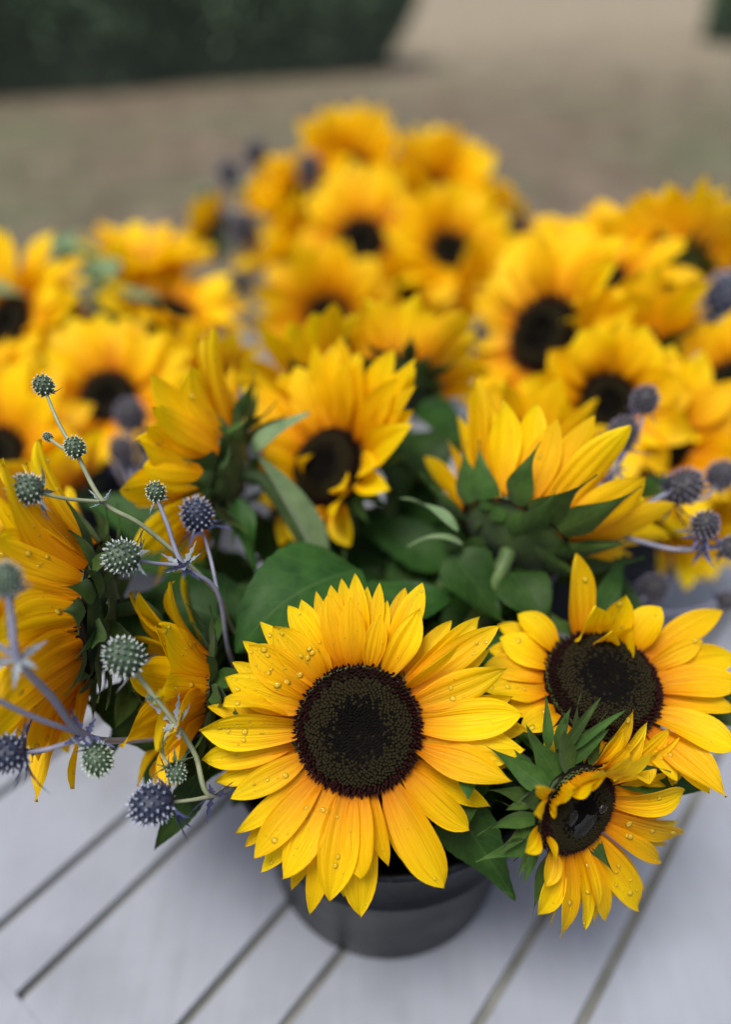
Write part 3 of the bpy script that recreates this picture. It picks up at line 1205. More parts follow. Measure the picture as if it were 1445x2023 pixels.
# --- the big flower
Z1 = 0.345
f = Flower(at(709, 1441, Z1), dirc(0.02, 0.10, 1.0), 0.0288, 'front',
           'largest wide open sunflower facing straight out over its bucket, water beads on petals', GF, 11, leaves=0)
k = 1 / 2.0643


def zp(x, y):
    return 380 + x * k, 1080 + y * k


HERO = [  # tip in the enlarged view, width, layer, drops
    (665, 108, 105, -1, 3), (765, 145, 66, -1, 0), (565, 155, 90, -1, 1), (553, 192, 105, 0, 2), (645, 205, 110, 1, 2), (768, 278, 95, 1, 1),
    (797, 218, 62, -1, 0), (940, 145, 112, -1, 3), (930, 250, 120, 1, 2), (1175, 285, 115, -1, 1), (1085, 405, 88, 1, 1), (1250, 322, 125, 0, 3),
    (1285, 495, 140, 1, 4), (1310, 612, 112, -1, 1), (1347, 683, 160, 1, 2), (1370, 745, 112, -1, 1), (1357, 826, 172, 1, 0), (1307, 956, 140, 1.2, 0),
    (1130, 1152, 125, 0, 0), (1030, 1392, 165, 1, 2), (965, 1368, 52, -1, 1), (800, 1305, 70, 0, 1), (690, 1357, 125, 1.2, 1), (685, 1507, 150, -1, 3),
    (560, 1447, 160, 1, 4), (480, 1500, 105, -1, 2), (405, 1405, 80, -1, 1), (370, 1352, 145, 1, 8), (280, 1327, 105, -1, 2), (250, 1272, 122, 1, 5),
    (175, 1172, 80, 0, 1), (155, 1027, 112, 1, 7), (38, 872, 120, -1, 3), (28, 745, 155, 1, 22), (130, 625, 62, 0, 1), (135, 530, 150, 1, 16),
    (205, 385, 95, -1, 2), (230, 402, 158, 1, 24), (275, 305, 95, -1, 3), (328, 322, 145, 1, 16), (390, 240, 112, 0, 5), (445, 215, 105, -1, 3),
]
HERO += [(610, 128, 80, -1.6, 0), (715, 160, 70, -1.6, 0), (870, 165, 80, -1.6, 0), (1060, 300, 85, -1.6, 0), (1215, 420, 85, -1.6, 1), (1290, 900, 90, -1.6, 0), (1215, 1060, 90, -1.4, 0),
         (930, 1300, 80, -1.5, 0), (620, 1430, 85, -1.5, 1), (215, 1225, 75, -1.5, 1), (90, 960, 85, -1.5, 1), (60, 650, 75, -1.5, 1), (160, 470, 80, -1.5, 1), (505, 180, 75, -1.6, 0)]
for (x, y, w, lay, dr) in HERO:
    kw = {}
    bow = 0.10
    if y > 1100:
        bow = 0.15
    if (x, y) == (130, 625):
        kw = dict(ruffle=0.9, twist=1.4, h=0.012)
    if (x, y) == (965, 1368):
        kw = dict(twist=1.2, sweep=-0.22, h=-0.008)
    if (x, y) == (1085, 405):
        kw = dict(roll=0.9, h=0.012)
    if (x, y) == (1307, 956):
        kw = dict(roll=-0.6, ruffle=0.3, h=0.010)
    if (x, y) == (1357, 826):
        kw = dict(cup=-0.35)
    f.petal_px(*zp(x, y), w * k, lay, bow, dr, **kw)
f.bracts(22, 0.028, 0.015, el=-0.55, sd=0.15)
# the leaves tucked round it
f.leaf(at(715, 1128, 0.397), at(468, 1290, 0.376), 0.060, dirc(-0.25, 0.75, 0.6), bow=0.30, mat='leaf', cup=0.10, ruffle=0.12, roll=-0.25)
f.leaf(at(690, 1230, 0.40), at(890, 1190, 0.41), 0.040, dirc(0.1, 0.8, 0.6), bow=0.25, cup=0.15)
f.leaf(at(880, 1560, 0.372), at(1020, 1775, 0.362), 0.030, dirc(-0.5, 0.15, 0.85), bow=0.06, cup=0.1)
f.leaf(at(400, 1530, 0.372), at(305, 1680, 0.375), 0.016, dirc(0.3, 0.4, 0.85), bow=0.08)
f.leaf(at(480, 1240, 0.40), at(270, 1170, 0.41), 0.045, dirc(0, 0.5, 0.85), bow=0.2)
f.finish()

# --- right neighbour, a few petals rolled over the disc
k2 = 1 / 2.528


def zq(x, y):
    return 960 + x * k2, 1080 + y * k2


f = Flower(at(1192, 1352, 0.372), dirc(0.08, 0.62, 0.78), 0.0285, 'front',
           'open sunflower with broad dark disc and petals rolled inward over its rim', GF, 12, leaves=1)
for (x, y, w, lay, dr, kw) in [
    (460, 35, 165, 0.5, 5, dict(h=0.030, bow=-0.05)), (160, 335, 150, 0.5, 3, dict(h=0.006, cup=0.6)), (60, 392, 110, -1, 1, {}), (68, 455, 165, 1, 6, {}),
    (15, 512, 130, -1, 2, {}), (-10, 600, 140, 0, 2, {}), (0, 720, 165, 0, 8, {}), (110, 830, 140, -1, 5, {}), (170, 920, 120, 0, 3, {}),
    (560, 300, 200, 1, 2, dict(h=0.026, cup=0.5, bow=-0.04, sharp=3.2)), (700, 243, 150, -0.5, 6, dict(h=0.024, bow=-0.08)),
    (878, 300, 170, 0.5, 2, dict(h=0.018, cup=0.3)), (1188, 318, 155, -0.5, 2, dict(h=0.006)), (1092, 470, 110, 1, 4, dict(roll=0.7, h=0.010)),
    (1260, 548, 165, 0, 2, {}), (1290, 690, 180, 1, 1, {}), (1260, 810, 140, 0, 1, {}), (1250, 1015, 180, 1, 1, dict(dth=-0.06)),
    (1208, 1250, 185, 0.4, 2, {}), (1120, 1235, 120, -1, 2, {}), (960, 1170, 140, 0, 1, {}), (820, 1190, 130, -0.5, 1, {}), (640, 1180, 130, 0, 1, {}),
    (440, 1150, 130, 0, 1, {}), (300, 1080, 130, 0, 1, {}),
]:
    f.petal_px(*zq(x, y), w * k2, lay, kw.pop('bow', 0.12), dr, **kw)
# the small petals folded in over the disc
f.petal_th(R(80), 0.026, 0.013, R(112), 0.35)
f.petal_th(R(58), 0.021, 0.017, R(92), 0.3, cup=1.1)
f.bracts(22, 0.028, 0.015, el=-0.55, sd=0.15)
f.leaf(at(1120, 1330, 0.40), at(1240, 1085, 0.43), 0.018, dirc(0.3, 0.5, 0.8), bow=0.1)
f.leaf(at(1400, 1420, 0.39), at(1470, 1360, 0.39), 0.02, dirc(0, 0.6, 0.8), bow=0.1)
f.finish()

# --- lower right, nodding, half-open
f = Flower(at(1138, 1600, 0.340), dirc(0.44, -0.24, 0.86), 0.0210, 'front',
           'smaller nodding sunflower with shiny wet disc, upper petals folded over it', GF, 13, leaves=1,
           stem_off=at(1010, 1500, 0.375))
for (x, y, w, lay, dr, kw) in [
    (740, 815, 115, -1, 1, dict(h=-0.004)), (812, 872, 95, -0.5, 0, dict(h=-0.004)), (930, 905, 115, 0, 1, {}), (972, 946, 80, 0.5, 0, {}),
    (690, 905, 100, -0.4, 0, dict(h=0.002)), (720, 985, 105, 0.3, 0, dict(h=0.006)), (790, 955, 105, 0.4, 1, dict(h=0.003)), (870, 1015, 110, 0.6, 1, {}), (700, 1790, 80, -0.6, 2, {}), (450, 1840, 85, -0.4, 1, {}), (325, 1890, 75, -0.5, 1, {}), (565, 1800, 80, 0.8, 2, {}), (905, 1490, 85, -0.3, 3, {}), (960, 1370, 95, -0.4, 2, {}),
    (992, 1105, 135, 0, 2, {}), (1000, 1212, 140, 1, 3, {}), (955, 1300, 105, 0, 5, {}), (993, 1432, 125, 0.5, 7, {}), (875, 1572, 92, 0.5, 6, {}),
    (800, 1717, 85, 0, 12, {}), (765, 1817, 150, 1, 14, {}), (632, 1757, 100, -0.5, 2, {}), (600, 1872, 95, 0.5, 7, {}), (540, 1892, 85, 0, 2, {}),
    (497, 1908, 100, 0.5, 5, {}), (370, 1955, 105, 0.5, 3, {}), (260, 1842, 110, 0, 1, {}), (300, 1700, 100, 0.5, 0, dict(h=0.006)),
    (196, 1525, 95, 0.5, 0, dict(h=0.008)), (360, 1570, 80, 1, 0, dict(h=0.014)), (238, 1330, 80, 0.5, 0, dict(h=0.012)), (250, 1200, 70, 0.5, 0, dict(h=0.010)),
]:
    kw.setdefault('roll', f.rg.uniform(-.3, .3) if y > 1250 else f.rg.uniform(-.1, .1))
    f.petal_px(*zq(x, y), w * k2 * 1.06, lay * 1.6, kw.pop('bow', f.rg.uniform(0.06, 0.2)), dr, **kw)
for (th, L, W, el) in ((130, 0.020, 0.012, 58), (114, 0.021, 0.012, 66), (98, 0.022, 0.012, 62), (82, 0.024, 0.012, 58), (150, 0.019, 0.011, 55), (104, 0.026, 0.012, 55), (84, 0.030, 0.012, 50), (66, 0.030, 0.012, 45)):
    f.petal_th(R(th), L, W, R(el), 0.7)
f.bracts(30, 0.027, 0.0105, el=-0.15, sd=0.4, rows=3)
for (x0, y0, x1, y1, w) in ((1105, 1500, 1188, 1378, 0.0075), (1120, 1490, 1240, 1402, 0.006), (1085, 1480, 1078, 1372, 0.0075), (1075, 1500, 1040, 1430, 0.008), (1100, 1480, 1130, 1395, 0.008), (1130, 1510, 1205, 1440, 0.008), (1060, 1540, 1015, 1480, 0.009), (1055, 1580, 1000, 1600, 0.009), (1050, 1630, 990, 1690, 0.008), (1062, 1670, 1035, 1745, 0.007)):
    f.leaf(at(x0, y0, 0.338), at(x1, y1, 0.336), w * 0.66, dirc(-0.2, 0.5, 0.8), bow=f.rg.uniform(-0.15, 0.3), mat='bract', name='bract', serr=0, twist=f.rg.uniform(-.7, .7), cup=0.5)
f.leaf(at(1185, 1520, 0.355), at(1395, 1560, 0.37), 0.022, dirc(0, 0.7, 0.7), bow=0.05)
f.petal_th(R(8), 0.052, 0.010, R(-28), 0.2)
f.film([(0.10, -0.35, 0.42, 0.24, 0.5), (-0.25, -0.05, 0.25, 0.16, 1.2), (0.5, 0.1, 0.12, 0.1, 0)])
f.finish()

# --- left, seen from the side and facing away to the left
f = Flower(at(182, 1205, 0.374), dirc(-0.97, 0.02, 0.16), 0.0335, 'front',
           'big sunflower seen from its side with dripping wet petals and dark bracts behind', GF, 14, leaves=1,
           stem_off=at(380, 1420, 0.45), stem_r=0.0042)
f.ring(34, 0.057, 0.027, el=0.60, el_sd=0.10, bowang=0.25, drops=12)
f.ring(10, 0.054, 0.027, el=0.42, el_sd=0.12, bowang=0.3, drops=12, a0=R(180), a1=R(300))
f.bracts(24, 0.027, 0.0125, el=0.15, sd=0.4, rows=2)
f.bracts(18, 0.026, 0.013, el=-0.1, sd=0.5, row=2)
f.bracts(10, 0.026, 0.014, el=-0.3, sd=0.5, row=3)
f.leaf(at(260, 1180, 0.385), at(255, 1370, 0.37), 0.018, dirc(0.5, 0.2, 0.8), bow=0.15)
f.leaf(at(270, 1330, 0.385), at(225, 1440, 0.36), 0.014, dirc(0.5, 0.2, 0.8), bow=0.15, mat='bract')
f.finish()

# --- small half-open one below it
f = Flower(at(402, 1352, 0.378), dirc(-0.86, 0.05, 0.30), 0.0185, 'front',
           'small half-open sunflower cupped sideways under the thistle heads, hairy bracts behind', GF, 15, leaves=1,
           stem_off=at(520, 1480, 0.43), stem_r=0.0036)
f.ring(24, 0.046, 0.021, el=0.62, el_sd=0.22, bowang=0.4, drops=7)
f.ring(8, 0.050, 0.020, el=0.35, el_sd=0.2, bowang=0.3, drops=5, a0=R(180), a1=R(275))
f.bracts(26, 0.027, 0.012, el=0.1, sd=0.5, rows=3)
for (x0, y0, x1, y1, w) in ((320, 1160, 285, 1320, 0.018), (300, 1260, 240, 1400, 0.015), (430, 1230, 375, 1300, 0.014), (470, 1290, 430, 1190, 0.010), (460, 1440, 400, 1530, 0.02), (440, 1400, 480, 1310, 0.012), (340, 1420, 285, 1560, 0.016), (260, 1400, 215, 1500, 0.010)):
    f.leaf(at(x0, y0, 0.400), at(x1, y1, 0.392), w, dirc(-0.1, 0.4, 0.9), bow=0.12, twist=f.rg.uniform(-.8, .8), ruffle=0.2)
f.finish()

# --- upper left, side view, facing left
f = Flower(at(448, 930, 0.442), dirc(-0.93, 0.20, -0.12), 0.0275, 'front',
           'sunflower seen edge-on between the pale sage leaf and the thistles, facing the table side', GF, 16, leaves=1)
f.ring(32, 0.054, 0.023, el=0.55, el_sd=0.18, bowang=0.25, drops=6)
f.bracts(28, 0.028, 0.015, el=0.1, sd=0.45, rows=3)
f.leaf(at(470, 985, 0.425), at(505, 1125, 0.42), 0.014, dirc(0.2, 0.3, 0.9), bow=0.1, mat='leaf', twist=1.0, ruffle=0.25)
f.finish()

# --- centre, petals tall behind its tilted disc
f = Flower(at(648, 925, 0.475), dirc(-0.52, 0.28, 0.78), 0.0265, 'front',
           'sunflower with tall upright petals above and small crumpled petals below its disc', GF, 17, leaves=1,
           stem_off=at(640, 1110, 0.48))
f.ring(17, 0.062, 0.020, el=0.42, el_sd=0.10, bowang=0.05, a0=R(5), a1=R(160))
f.ring(8, 0.055, 0.020, el=0.30, el_sd=0.10, bowang=0.05, a0=R(35), a1=R(130))
f.ring(9, 0.034, 0.017, el=0.9, el_sd=0.3, bowang=0.5, a0=R(155), a1=R(255))
f.ring(8, 0.034, 0.017, el=0.35, el_sd=0.3, bowang=0.5, a0=R(250), a1=R(365))
f.petal_th(R(175), 0.030, 0.016, R(125), 0.5)
f.bracts(20, 0.028, 0.014, el=-0.1)
# the pale leaf that twists up in front of it and its strap-like stalk
f.leaf(at(640, 1120, 0.44), at(500, 890, 0.425), 0.019, dirc(0.6, 0.3, 0.7), bow=0.12, mat='leaf_pale', cup=0.6, ruffle=0.05, serr=0.0)
f.leaf(at(500, 895, 0.425), at(612, 815, 0.43), 0.014, dirc(-0.2, 0.6, 0.75), bow=0.12, mat='leaf_pale', cup=0.4, serr=0.0)
f.finish()

# --- top of the bouquet, seen from behind
f = Flower(at(790, 752, 0.555), dirc(0.22, 0.80, -0.50), 0.0270, 'front',
           'sunflower at the crown of its bouquet turned away, fanned petals above a green back', GF, 18, leaves=1)
f.ring(26, 0.050, 0.021, el=0.72, el_sd=0.12, bowang=0.15)
f.bracts(18, 0.020, 0.012, el=-0.1, sd=0.3)
f.leaf(at(800, 850, 0.53), at(875, 985, 0.50), 0.045, dirc(0.1, 0.6, 0.8), bow=0.15)
f.leaf(at(830, 800, 0.54), at(925, 880, 0.53), 0.035, dirc(0.1, 0.6, 0.8), bow=0.15)
f.leaf(at(760, 840, 0.53), at(800, 1000, 0.49), 0.035, dirc(0.1, 0.6, 0.8), bow=0.15)
f.finish()
f = Flower(at(618, 765, 0.560), dirc(-0.35, 0.75, -0.30), 0.0255, 'front',
           'sunflower peeking out behind the tall upright petals, turned up and away', GF, 19, leaves=1)
f.ring(20, 0.048, 0.018, el=0.40, el_sd=0.15, bowang=0.15)
f.bracts(18, 0.026, 0.014)
f.finish()

# --- right side, seen from behind: big green bracts, petals up
f = Flower(at(1022, 1056, 0.425), dirc(0.45, 0.70, -0.42), 0.0325, 'front',
           'wide sunflower seen from behind, large pointed green bracts under its upright petals', GF, 20, leaves=1)
f.ring(30, 0.062, 0.020, el=0.82, el_sd=0.14, bowang=0.12, drops=3)
f.bracts(13, 0.040, 0.018, el=0.72, sd=0.25, rows=2)
f.bracts(8, 0.036, 0.018, el=0.5, sd=0.5, row=2)
f.bracts(4, 0.028, 0.017, el=0.0, sd=0.6, row=3)
f.leaf(at(890, 1090, 0.415), at(985, 1225, 0.41), 0.032, dirc(0.1, 0.4, 0.9), bow=0.12)
f.leaf(at(1010, 1130, 0.415), at(1080, 1240, 0.40), 0.030, dirc(0.1, 0.4, 0.9), bow=0.12)
f.leaf(at(905, 1050, 0.41), at(790, 985, 0.415), 0.008, dirc(0, 0.6, 0.8), bow=0.3, mat='leaf_pale', serr=0, twist=1.3, cup=0.5)
f.leaf(at(915, 1075, 0.41), at(805, 1080, 0.41), 0.007, dirc(0, 0.6, 0.8), bow=0.4, mat='leaf_pale', serr=0, twist=1.0, cup=0.5)
f.finish()
f = Flower(at(1035, 905, 0.535), dirc(0.40, 0.72, -0.35), 0.0260, 'front',
           'sunflower half hidden behind the wide one with large bracts, petals raised', GF, 21, leaves=1)
f.ring(22, 0.044, 0.018, el=0.62, el_sd=0.15, bowang=0.15)
f.bracts(16, 0.026, 0.014)
f.finish()


def filler(bk, n, seed, label, zr, rad, Ls=(0.05, 0.085), group='leafy stems filling the bouquets', spread=0.0, arc=(0.0, 2 * math.pi), mat='leaf'):
    """a leafy stem standing in a bucket: stem and leaves"""
    rg = random.Random(seed)
    b = BUCKETS[bk]
    for q in range(n):
        an = arc[0] + (arc[1] - arc[0]) * (q + rg.random() * 0.6) / n
        dd = Vector((math.cos(an), math.sin(an), 0))
        bot = b + dd * 0.02 + Vector((0, 0, 0.008))
        rr = rad * rg.uniform(0.35, 1.0) * (1.0 + spread * dd.y)
        top = b + dd * rr + Vector((0, 0, rg.uniform(*zr)))
        e = thing('leafy_stem', bot, label, 'foliage', group)
        path = [bot, b + dd * min(0.06, rr * 0.6) + Vector((0, 0, RIM_H + 0.01)), top]
        V, F = tube(path, 0.003, 0.0018, n=14, seg=6)
        mesh_obj('stem', V, F, 'stem', e, bot)
        pts = catmull(path, 30)
        for m_ in range(8):
            i = 12 + int(17 * (m_ + rg.random()) / 8)
            p = pts[min(i, 29)]
            a2 = an + rg.uniform(-1.9, 1.9)
            s_ = Vector((math.cos(a2), math.sin(a2), 0))
            L = rg.uniform(*Ls)
            tip = p + s_ * (L * 0.85) + Vector((0, 0, rg.uniform(-0.02, 0.02)))
            nref = ZZ + s_ * rg.uniform(-.3, .5)
            V, F, U = blade(p, p.lerp(tip, 0.5) + ZZ * (0.2 * L), tip, nref, L * rg.uniform(0.4, 0.6), prof_leaf, 13, 7, cup=0.2, ruffle=0.1,
                            roll=rg.uniform(-.5, .5), serr=0.03, seed=q * 9 + m_)
            mesh_obj('leaf', V, F, mat, e, bot, U)


filler('front', 20, 31, 'dark leafy green stem filling the gaps under the largest face-on sunflower', (0.160, 0.205), 0.11, (0.05, 0.08), spread=0.35)
filler('front', 9, 36, 'leafy green stem leaning back behind the tall upright petals toward the rear bouquets', (0.185, 0.225), 0.21, (0.055, 0.085), arc=(R(35), R(150)))

filler('front', 9, 38, 'leafy green stem leaning out under the thistle sprigs at the bouquet side', (0.165, 0.21), 0.135, (0.04, 0.065), arc=(R(140), R(215)))

# ------------------------------------------------------------------ sea holly sprigs of the front bouquet
GT = 'thistle sprigs in the bouquets'


def sh(paths, heads, tufts, bk, label, seed, stem_mat='ery_stem_green', r=0.00105):
    P = [[at(*q) for q in p] for p in paths]
    Hs = []
    for (px, py, Z, dpx, style, sx, sy, kw) in heads:
        c = at(px, py, Z)
        ax = dirc(px - sx, -(py - sy), kw.pop('tow', 12))
        Hs.append((c, ax, dpx * Z / FPX, style, kw))
    T = [(at(*t_[:3]), dirc(*t_[3]), t_[4], t_[5]) for t_ in tufts]
    return sea_holly(P, Hs, T, bk, label, seed, GT, stem_mat, r)


sh([[(470, 1260, 0.40), (425, 1168, 0.375), (290, 1045, 0.352), (205, 992, 0.345), (150, 895, 0.345)],
    [(150, 895, 0.345), (115, 835, 0.347), (88, 770, 0.35)], [(150, 900, 0.345), (128, 888, 0.347), (96, 866, 0.35)],
    [(205, 992, 0.345), (130, 985, 0.333), (60, 970, 0.327)]],
   [(148, 884, 0.343, 42, 'green', 165, 915, dict(bracts=3, blen=0.5)), (86, 762, 0.35, 42, 'green', 100, 800, dict(bracts=4, blen=0.6)),
    (94, 863, 0.35, 19, 'young', 125, 885, dict(bracts=4, blen=0.4)), (53, 967, 0.326, 64, 'grey', 95, 974, dict(bracts=7, blen=0.95))],
   [(205, 992, 0.345, (-0.5, 0.7, 0.5), 0.010, 'ery_bract_grey')],
   'front', 'green-headed thistle sprig branching to four small heads above the side-on sunflower', 41)

sh([[(470, 1330, 0.395), (430, 1172, 0.365), (362, 1117, 0.352), (330, 1035, 0.350), (310, 985, 0.35)],
    [(362, 1117, 0.352), (300, 1112, 0.344), (250, 1102, 0.338)],
    [(430, 1172, 0.365), (415, 1100, 0.372), (395, 1035, 0.375)]],
   [(308, 972, 0.35, 40, 'green', 318, 1000, dict(bracts=4, blen=0.6)), (243, 1100, 0.337, 70, 'grey', 285, 1106, dict(bracts=7, blen=0.75)),
    (390, 1018, 0.376, 66, 'blue', 402, 1060, dict(bracts=8, blen=0.9))],
   [(361, 1116, 0.352, (-0.3, 0.5, 0.7), 0.012, 'ery_bract_grey'), (362, 1120, 0.350, (0.1, -0.6, 0.7), 0.010, 'ery_bract_blue')],
   'front', 'thistle sprig with one dark blue head and two pale grey-green heads beside the folded leaf', 42, 'ery_stem_blue')

sh([[(520, 1500, 0.385), (420, 1572, 0.342), (385, 1490, 0.338), (346, 1428, 0.335), (300, 1370, 0.328), (255, 1310, 0.325)],
    [(346, 1428, 0.335), (320, 1470, 0.333), (328, 1505, 0.331), (345, 1522, 0.330)], [(320, 1392, 0.331), (305, 1383, 0.329), (297, 1378, 0.328)],
    [(420, 1572, 0.342), (380, 1580, 0.334), (312, 1588, 0.329)]],
   [(246, 1298, 0.324, 78, 'grey', 275, 1330, dict(bracts=6, blen=0.75)), (348, 1526, 0.330, 40, 'young', 335, 1500, dict(bracts=14, blen=1.0)),
    (297, 1378, 0.328, 16, 'young', 315, 1388, dict(bracts=6, blen=0.8)), (302, 1588, 0.328, 84, 'blue', 350, 1578, dict(bracts=9, blen=0.85))],
   [(346, 1428, 0.335, (-0.4, 0.5, 0.7), 0.013, 'ery_bract_grey'), (420, 1572, 0.342, (0.4, -0.6, 0.6), 0.012, 'ery_bract_blue')],
   'front', 'lowest hanging thistle sprig beside the largest sunflower, with a curled young green head', 43, 'ery_stem_green')

sh([[(500, 1440, 0.41), (270, 1462, 0.365), (168, 1452, 0.33), (100, 1375, 0.305), (36, 1302, 0.288), (22, 1220, 0.285), (14, 1160, 0.285)],
    [(36, 1302, 0.288), (-10, 1272, 0.286), (-60, 1250, 0.284)], [(168, 1452, 0.33), (70, 1418, 0.310), (-20, 1375, 0.295), (-60, 1350, 0.29)],
    [(168, 1455, 0.33), (100, 1478, 0.323), (25, 1490, 0.319)], [(168, 1452, 0.33), (180, 1475, 0.329), (190, 1495, 0.328)]],
   [(12, 1145, 0.285, 66, 'grey', 20, 1195, dict(bracts=6, blen=0.8)), (12, 1490, 0.318, 78, 'blue', 60, 1482, dict(bracts=9, blen=0.95)),
    (192, 1500, 0.328, 62, 'green', 178, 1470, dict(bracts=6, blen=0.75)), (-60, 1248, 0.284, 60, 'grey', -20, 1265, dict(bracts=6, blen=0.8))],
   [(36, 1302, 0.288, (0.3, 0.5, 0.7), 0.012, 'ery_bract_grey'), (168, 1453, 0.33, (0.5, 0.6, 0.6), 0.012, 'ery_bract_blue')],
   'front', 'thistle sprig sticking out farthest over the bare table boards beside the side-on sunflower', 44, 'ery_stem_blue', 0.0014)

sh([[(1090, 1090, 0.465), (1180, 1010, 0.445), (1215, 930, 0.445), (1235, 870, 0.445)], [(1215, 930, 0.445), (1262, 850, 0.445), (1274, 800, 0.445)],
    [(1190, 990, 0.435), (1185, 940, 0.455), (1192, 905, 0.465)], [(1180, 1010, 0.435), (1168, 975, 0.445), (1166, 945, 0.455)]],
   [(1233, 858, 0.445, 64, 'violet', 1228, 890, dict(bracts=7, blen=0.7)), (1275, 791, 0.445, 54, 'violet', 1266, 830, dict(bracts=8, blen=0.5)),
    (1190, 898, 0.465, 56, 'violet', 1186, 930, dict(bracts=7, blen=0.6)), (1166, 942, 0.455, 46, 'violet', 1168, 970, dict(bracts=6, blen=0.6))],
   [(1215, 930, 0.445, (0, 0.6, 0.7), 0.012, 'ery_bract_blue')],
   'front', 'upright thistle sprig with four round heads behind the wide-bracted sunflower', 45, 'ery_stem_blue', 0.0014)

sh([[(1120, 1110, 0.455), (1230, 1030, 0.43), (1300, 985, 0.420), (1340, 965, 0.425)], [(1230, 1060, 0.415), (1330, 1085, 0.410), (1385, 1080, 0.405), (1392, 1048, 0.405)],
    [(1340, 1085, 0.410), (1420, 1082, 0.405), (1445, 1085, 0.405)], [(1300, 985, 0.420), (1390, 985, 0.445), (1425, 945, 0.455)]],
   [(1352, 962, 0.425, 74, 'violet', 1290, 1000, dict(bracts=8, blen=0.8)), (1393, 1038, 0.400, 56, 'violet', 1392, 1075, dict(bracts=8, blen=0.7, tow=30)),
    (1425, 940, 0.455, 58, 'violet', 1400, 975, dict(bracts=7, blen=0.7)), (1448, 1082, 0.405, 50, 'violet', 1420, 1085, dict(bracts=6, blen=0.7))],
   [(1388, 1082, 0.405, (0, -0.5, 0.8), 0.012, 'ery_bract_blue')],
   'front', 'thistle sprig reaching sideways past the zinc bucket, violet stems and one egg-shaped head', 46, 'ery_stem_blue', 0.0014)

sh([[(1150, 1240, 0.44), (1230, 1210, 0.465), (1285, 1175, 0.48)], [(1230, 1210, 0.465), (1340, 1210, 0.47), (1432, 1188, 0.47)]],
   [(1292, 1163, 0.48, 58, 'violet', 1260, 1190, dict(bracts=8, blen=0.75)), (1437, 1186, 0.47, 40, 'violet', 1400, 1195, dict(bracts=7, blen=0.6))],
   [], 'front', 'low thistle sprig just behind the sunflower with rolled petals', 47, 'ery_stem_blue', 0.0013)

# ================================================================== THE OTHER BOUQUETS (farther, out of focus)
GR = 'sunflowers in the bouquet beside the wide-bracted sunflower'
GL = 'sunflowers in the low spreading bouquet at the table side'
GB = 'sunflowers in the tallest bouquet nearest the hedge'


def soft(px, py, Z, n, Rd, L, bk, label, group, seed, el=0.12, cnt=24, W=0.019, sd=0.15, bowang=0.2, **kw):
    f = Flower(at(px, py, Z), dirc(*n), Rd, bk, label, group, seed, fine=False, leaves=2)
    f.ring(cnt + 4, L * 1.10, W * 1.45, el=el, el_sd=sd, bowang=bowang)
    f.bracts(13, 0.022, 0.013, el=kw.get('bel', -0.1), sd=0.3)
    f.finish()
    return f


# right bouquet
soft(1078, 662, 0.62, (-0.74, 0.12, 0.66), 0.031, 0.054, 'right', 'large sunflower with a tall oval dark disc turned toward the tallest bouquet', GR, 51, 0.10, 28, 0.021)
soft(1200, 795, 0.55, (-0.10, -0.10, 0.95), 0.021, 0.040, 'right', 'sunflower with dark disc half covered by drooping petals above the thistle sprig', GR, 52, 0.35, 22)
soft(1300, 872, 0.56, (-0.15, 0.0, 0.95), 0.023, 0.044, 'right', 'sunflower with dark disc directly behind the two topmost round thistle heads', GR, 53, 0.20, 22)
soft(1180, 555, 0.68, (-0.15, 0.55, 0.60), 0.025, 0.055, 'right', 'upward facing sunflower just above the one with the tall oval disc', GR, 54, 0.35, 24)
soft(1330, 530, 0.70, (0.05, 0.80, -0.40), 0.028, 0.055, 'right', 'sunflower turned away, dark green back, crowning the bouquet behind the thistle sprig', GR, 55, 0.62, 26)
soft(1255, 700, 0.60, (-0.05, 0.70, -0.30), 0.025, 0.048, 'right', 'upturned sunflower with broad raised petals over the half covered disc', GR, 56, 0.62, 22, 0.024)
soft(1455, 770, 0.58, (-0.45, 0.30, 0.70), 0.024, 0.046, 'right', 'sunflower under the large pale violet thistle head, petals raised', GR, 57, 0.40, 22)
soft(1400, 885, 0.62, (-0.10, 0.30, 0.80), 0.024, 0.052, 'right', 'closed-up sunflower just above the egg-shaped thistle head', GR, 58, 0.85, 24)
soft(1445, 530, 0.76, (0.20, 0.60, 0.40), 0.025, 0.052, 'right', 'upward facing sunflower beside the large pale violet thistle head', GR, 59, 0.50, 22)
soft(1345, 1010, 0.60, (0.2, -0.35, 0.50), 0.022, 0.042, 'right', 'low sunflower hanging at the bucket rim behind the sideways thistle sprig', GR, 60, 0.95, 20)
soft(1130, 525, 0.76, (-0.20, 0.55, 0.45), 0.025, 0.050, 'right', 'upturned sunflower where the two rear bouquets meet', GR, 61, 0.50, 22)
soft(1245, 515, 0.74, (-0.05, 0.55, 0.55), 0.024, 0.050, 'right', 'upturned sunflower beside the turned-away one crowning its bouquet', GR, 62, 0.60, 24)
soft(1395, 630, 0.70, (0.1, 0.55, 0.45), 0.022, 0.046, 'right', 'partly closed sunflower in the shade below the dark green back', GR, 63, 0.75, 22)

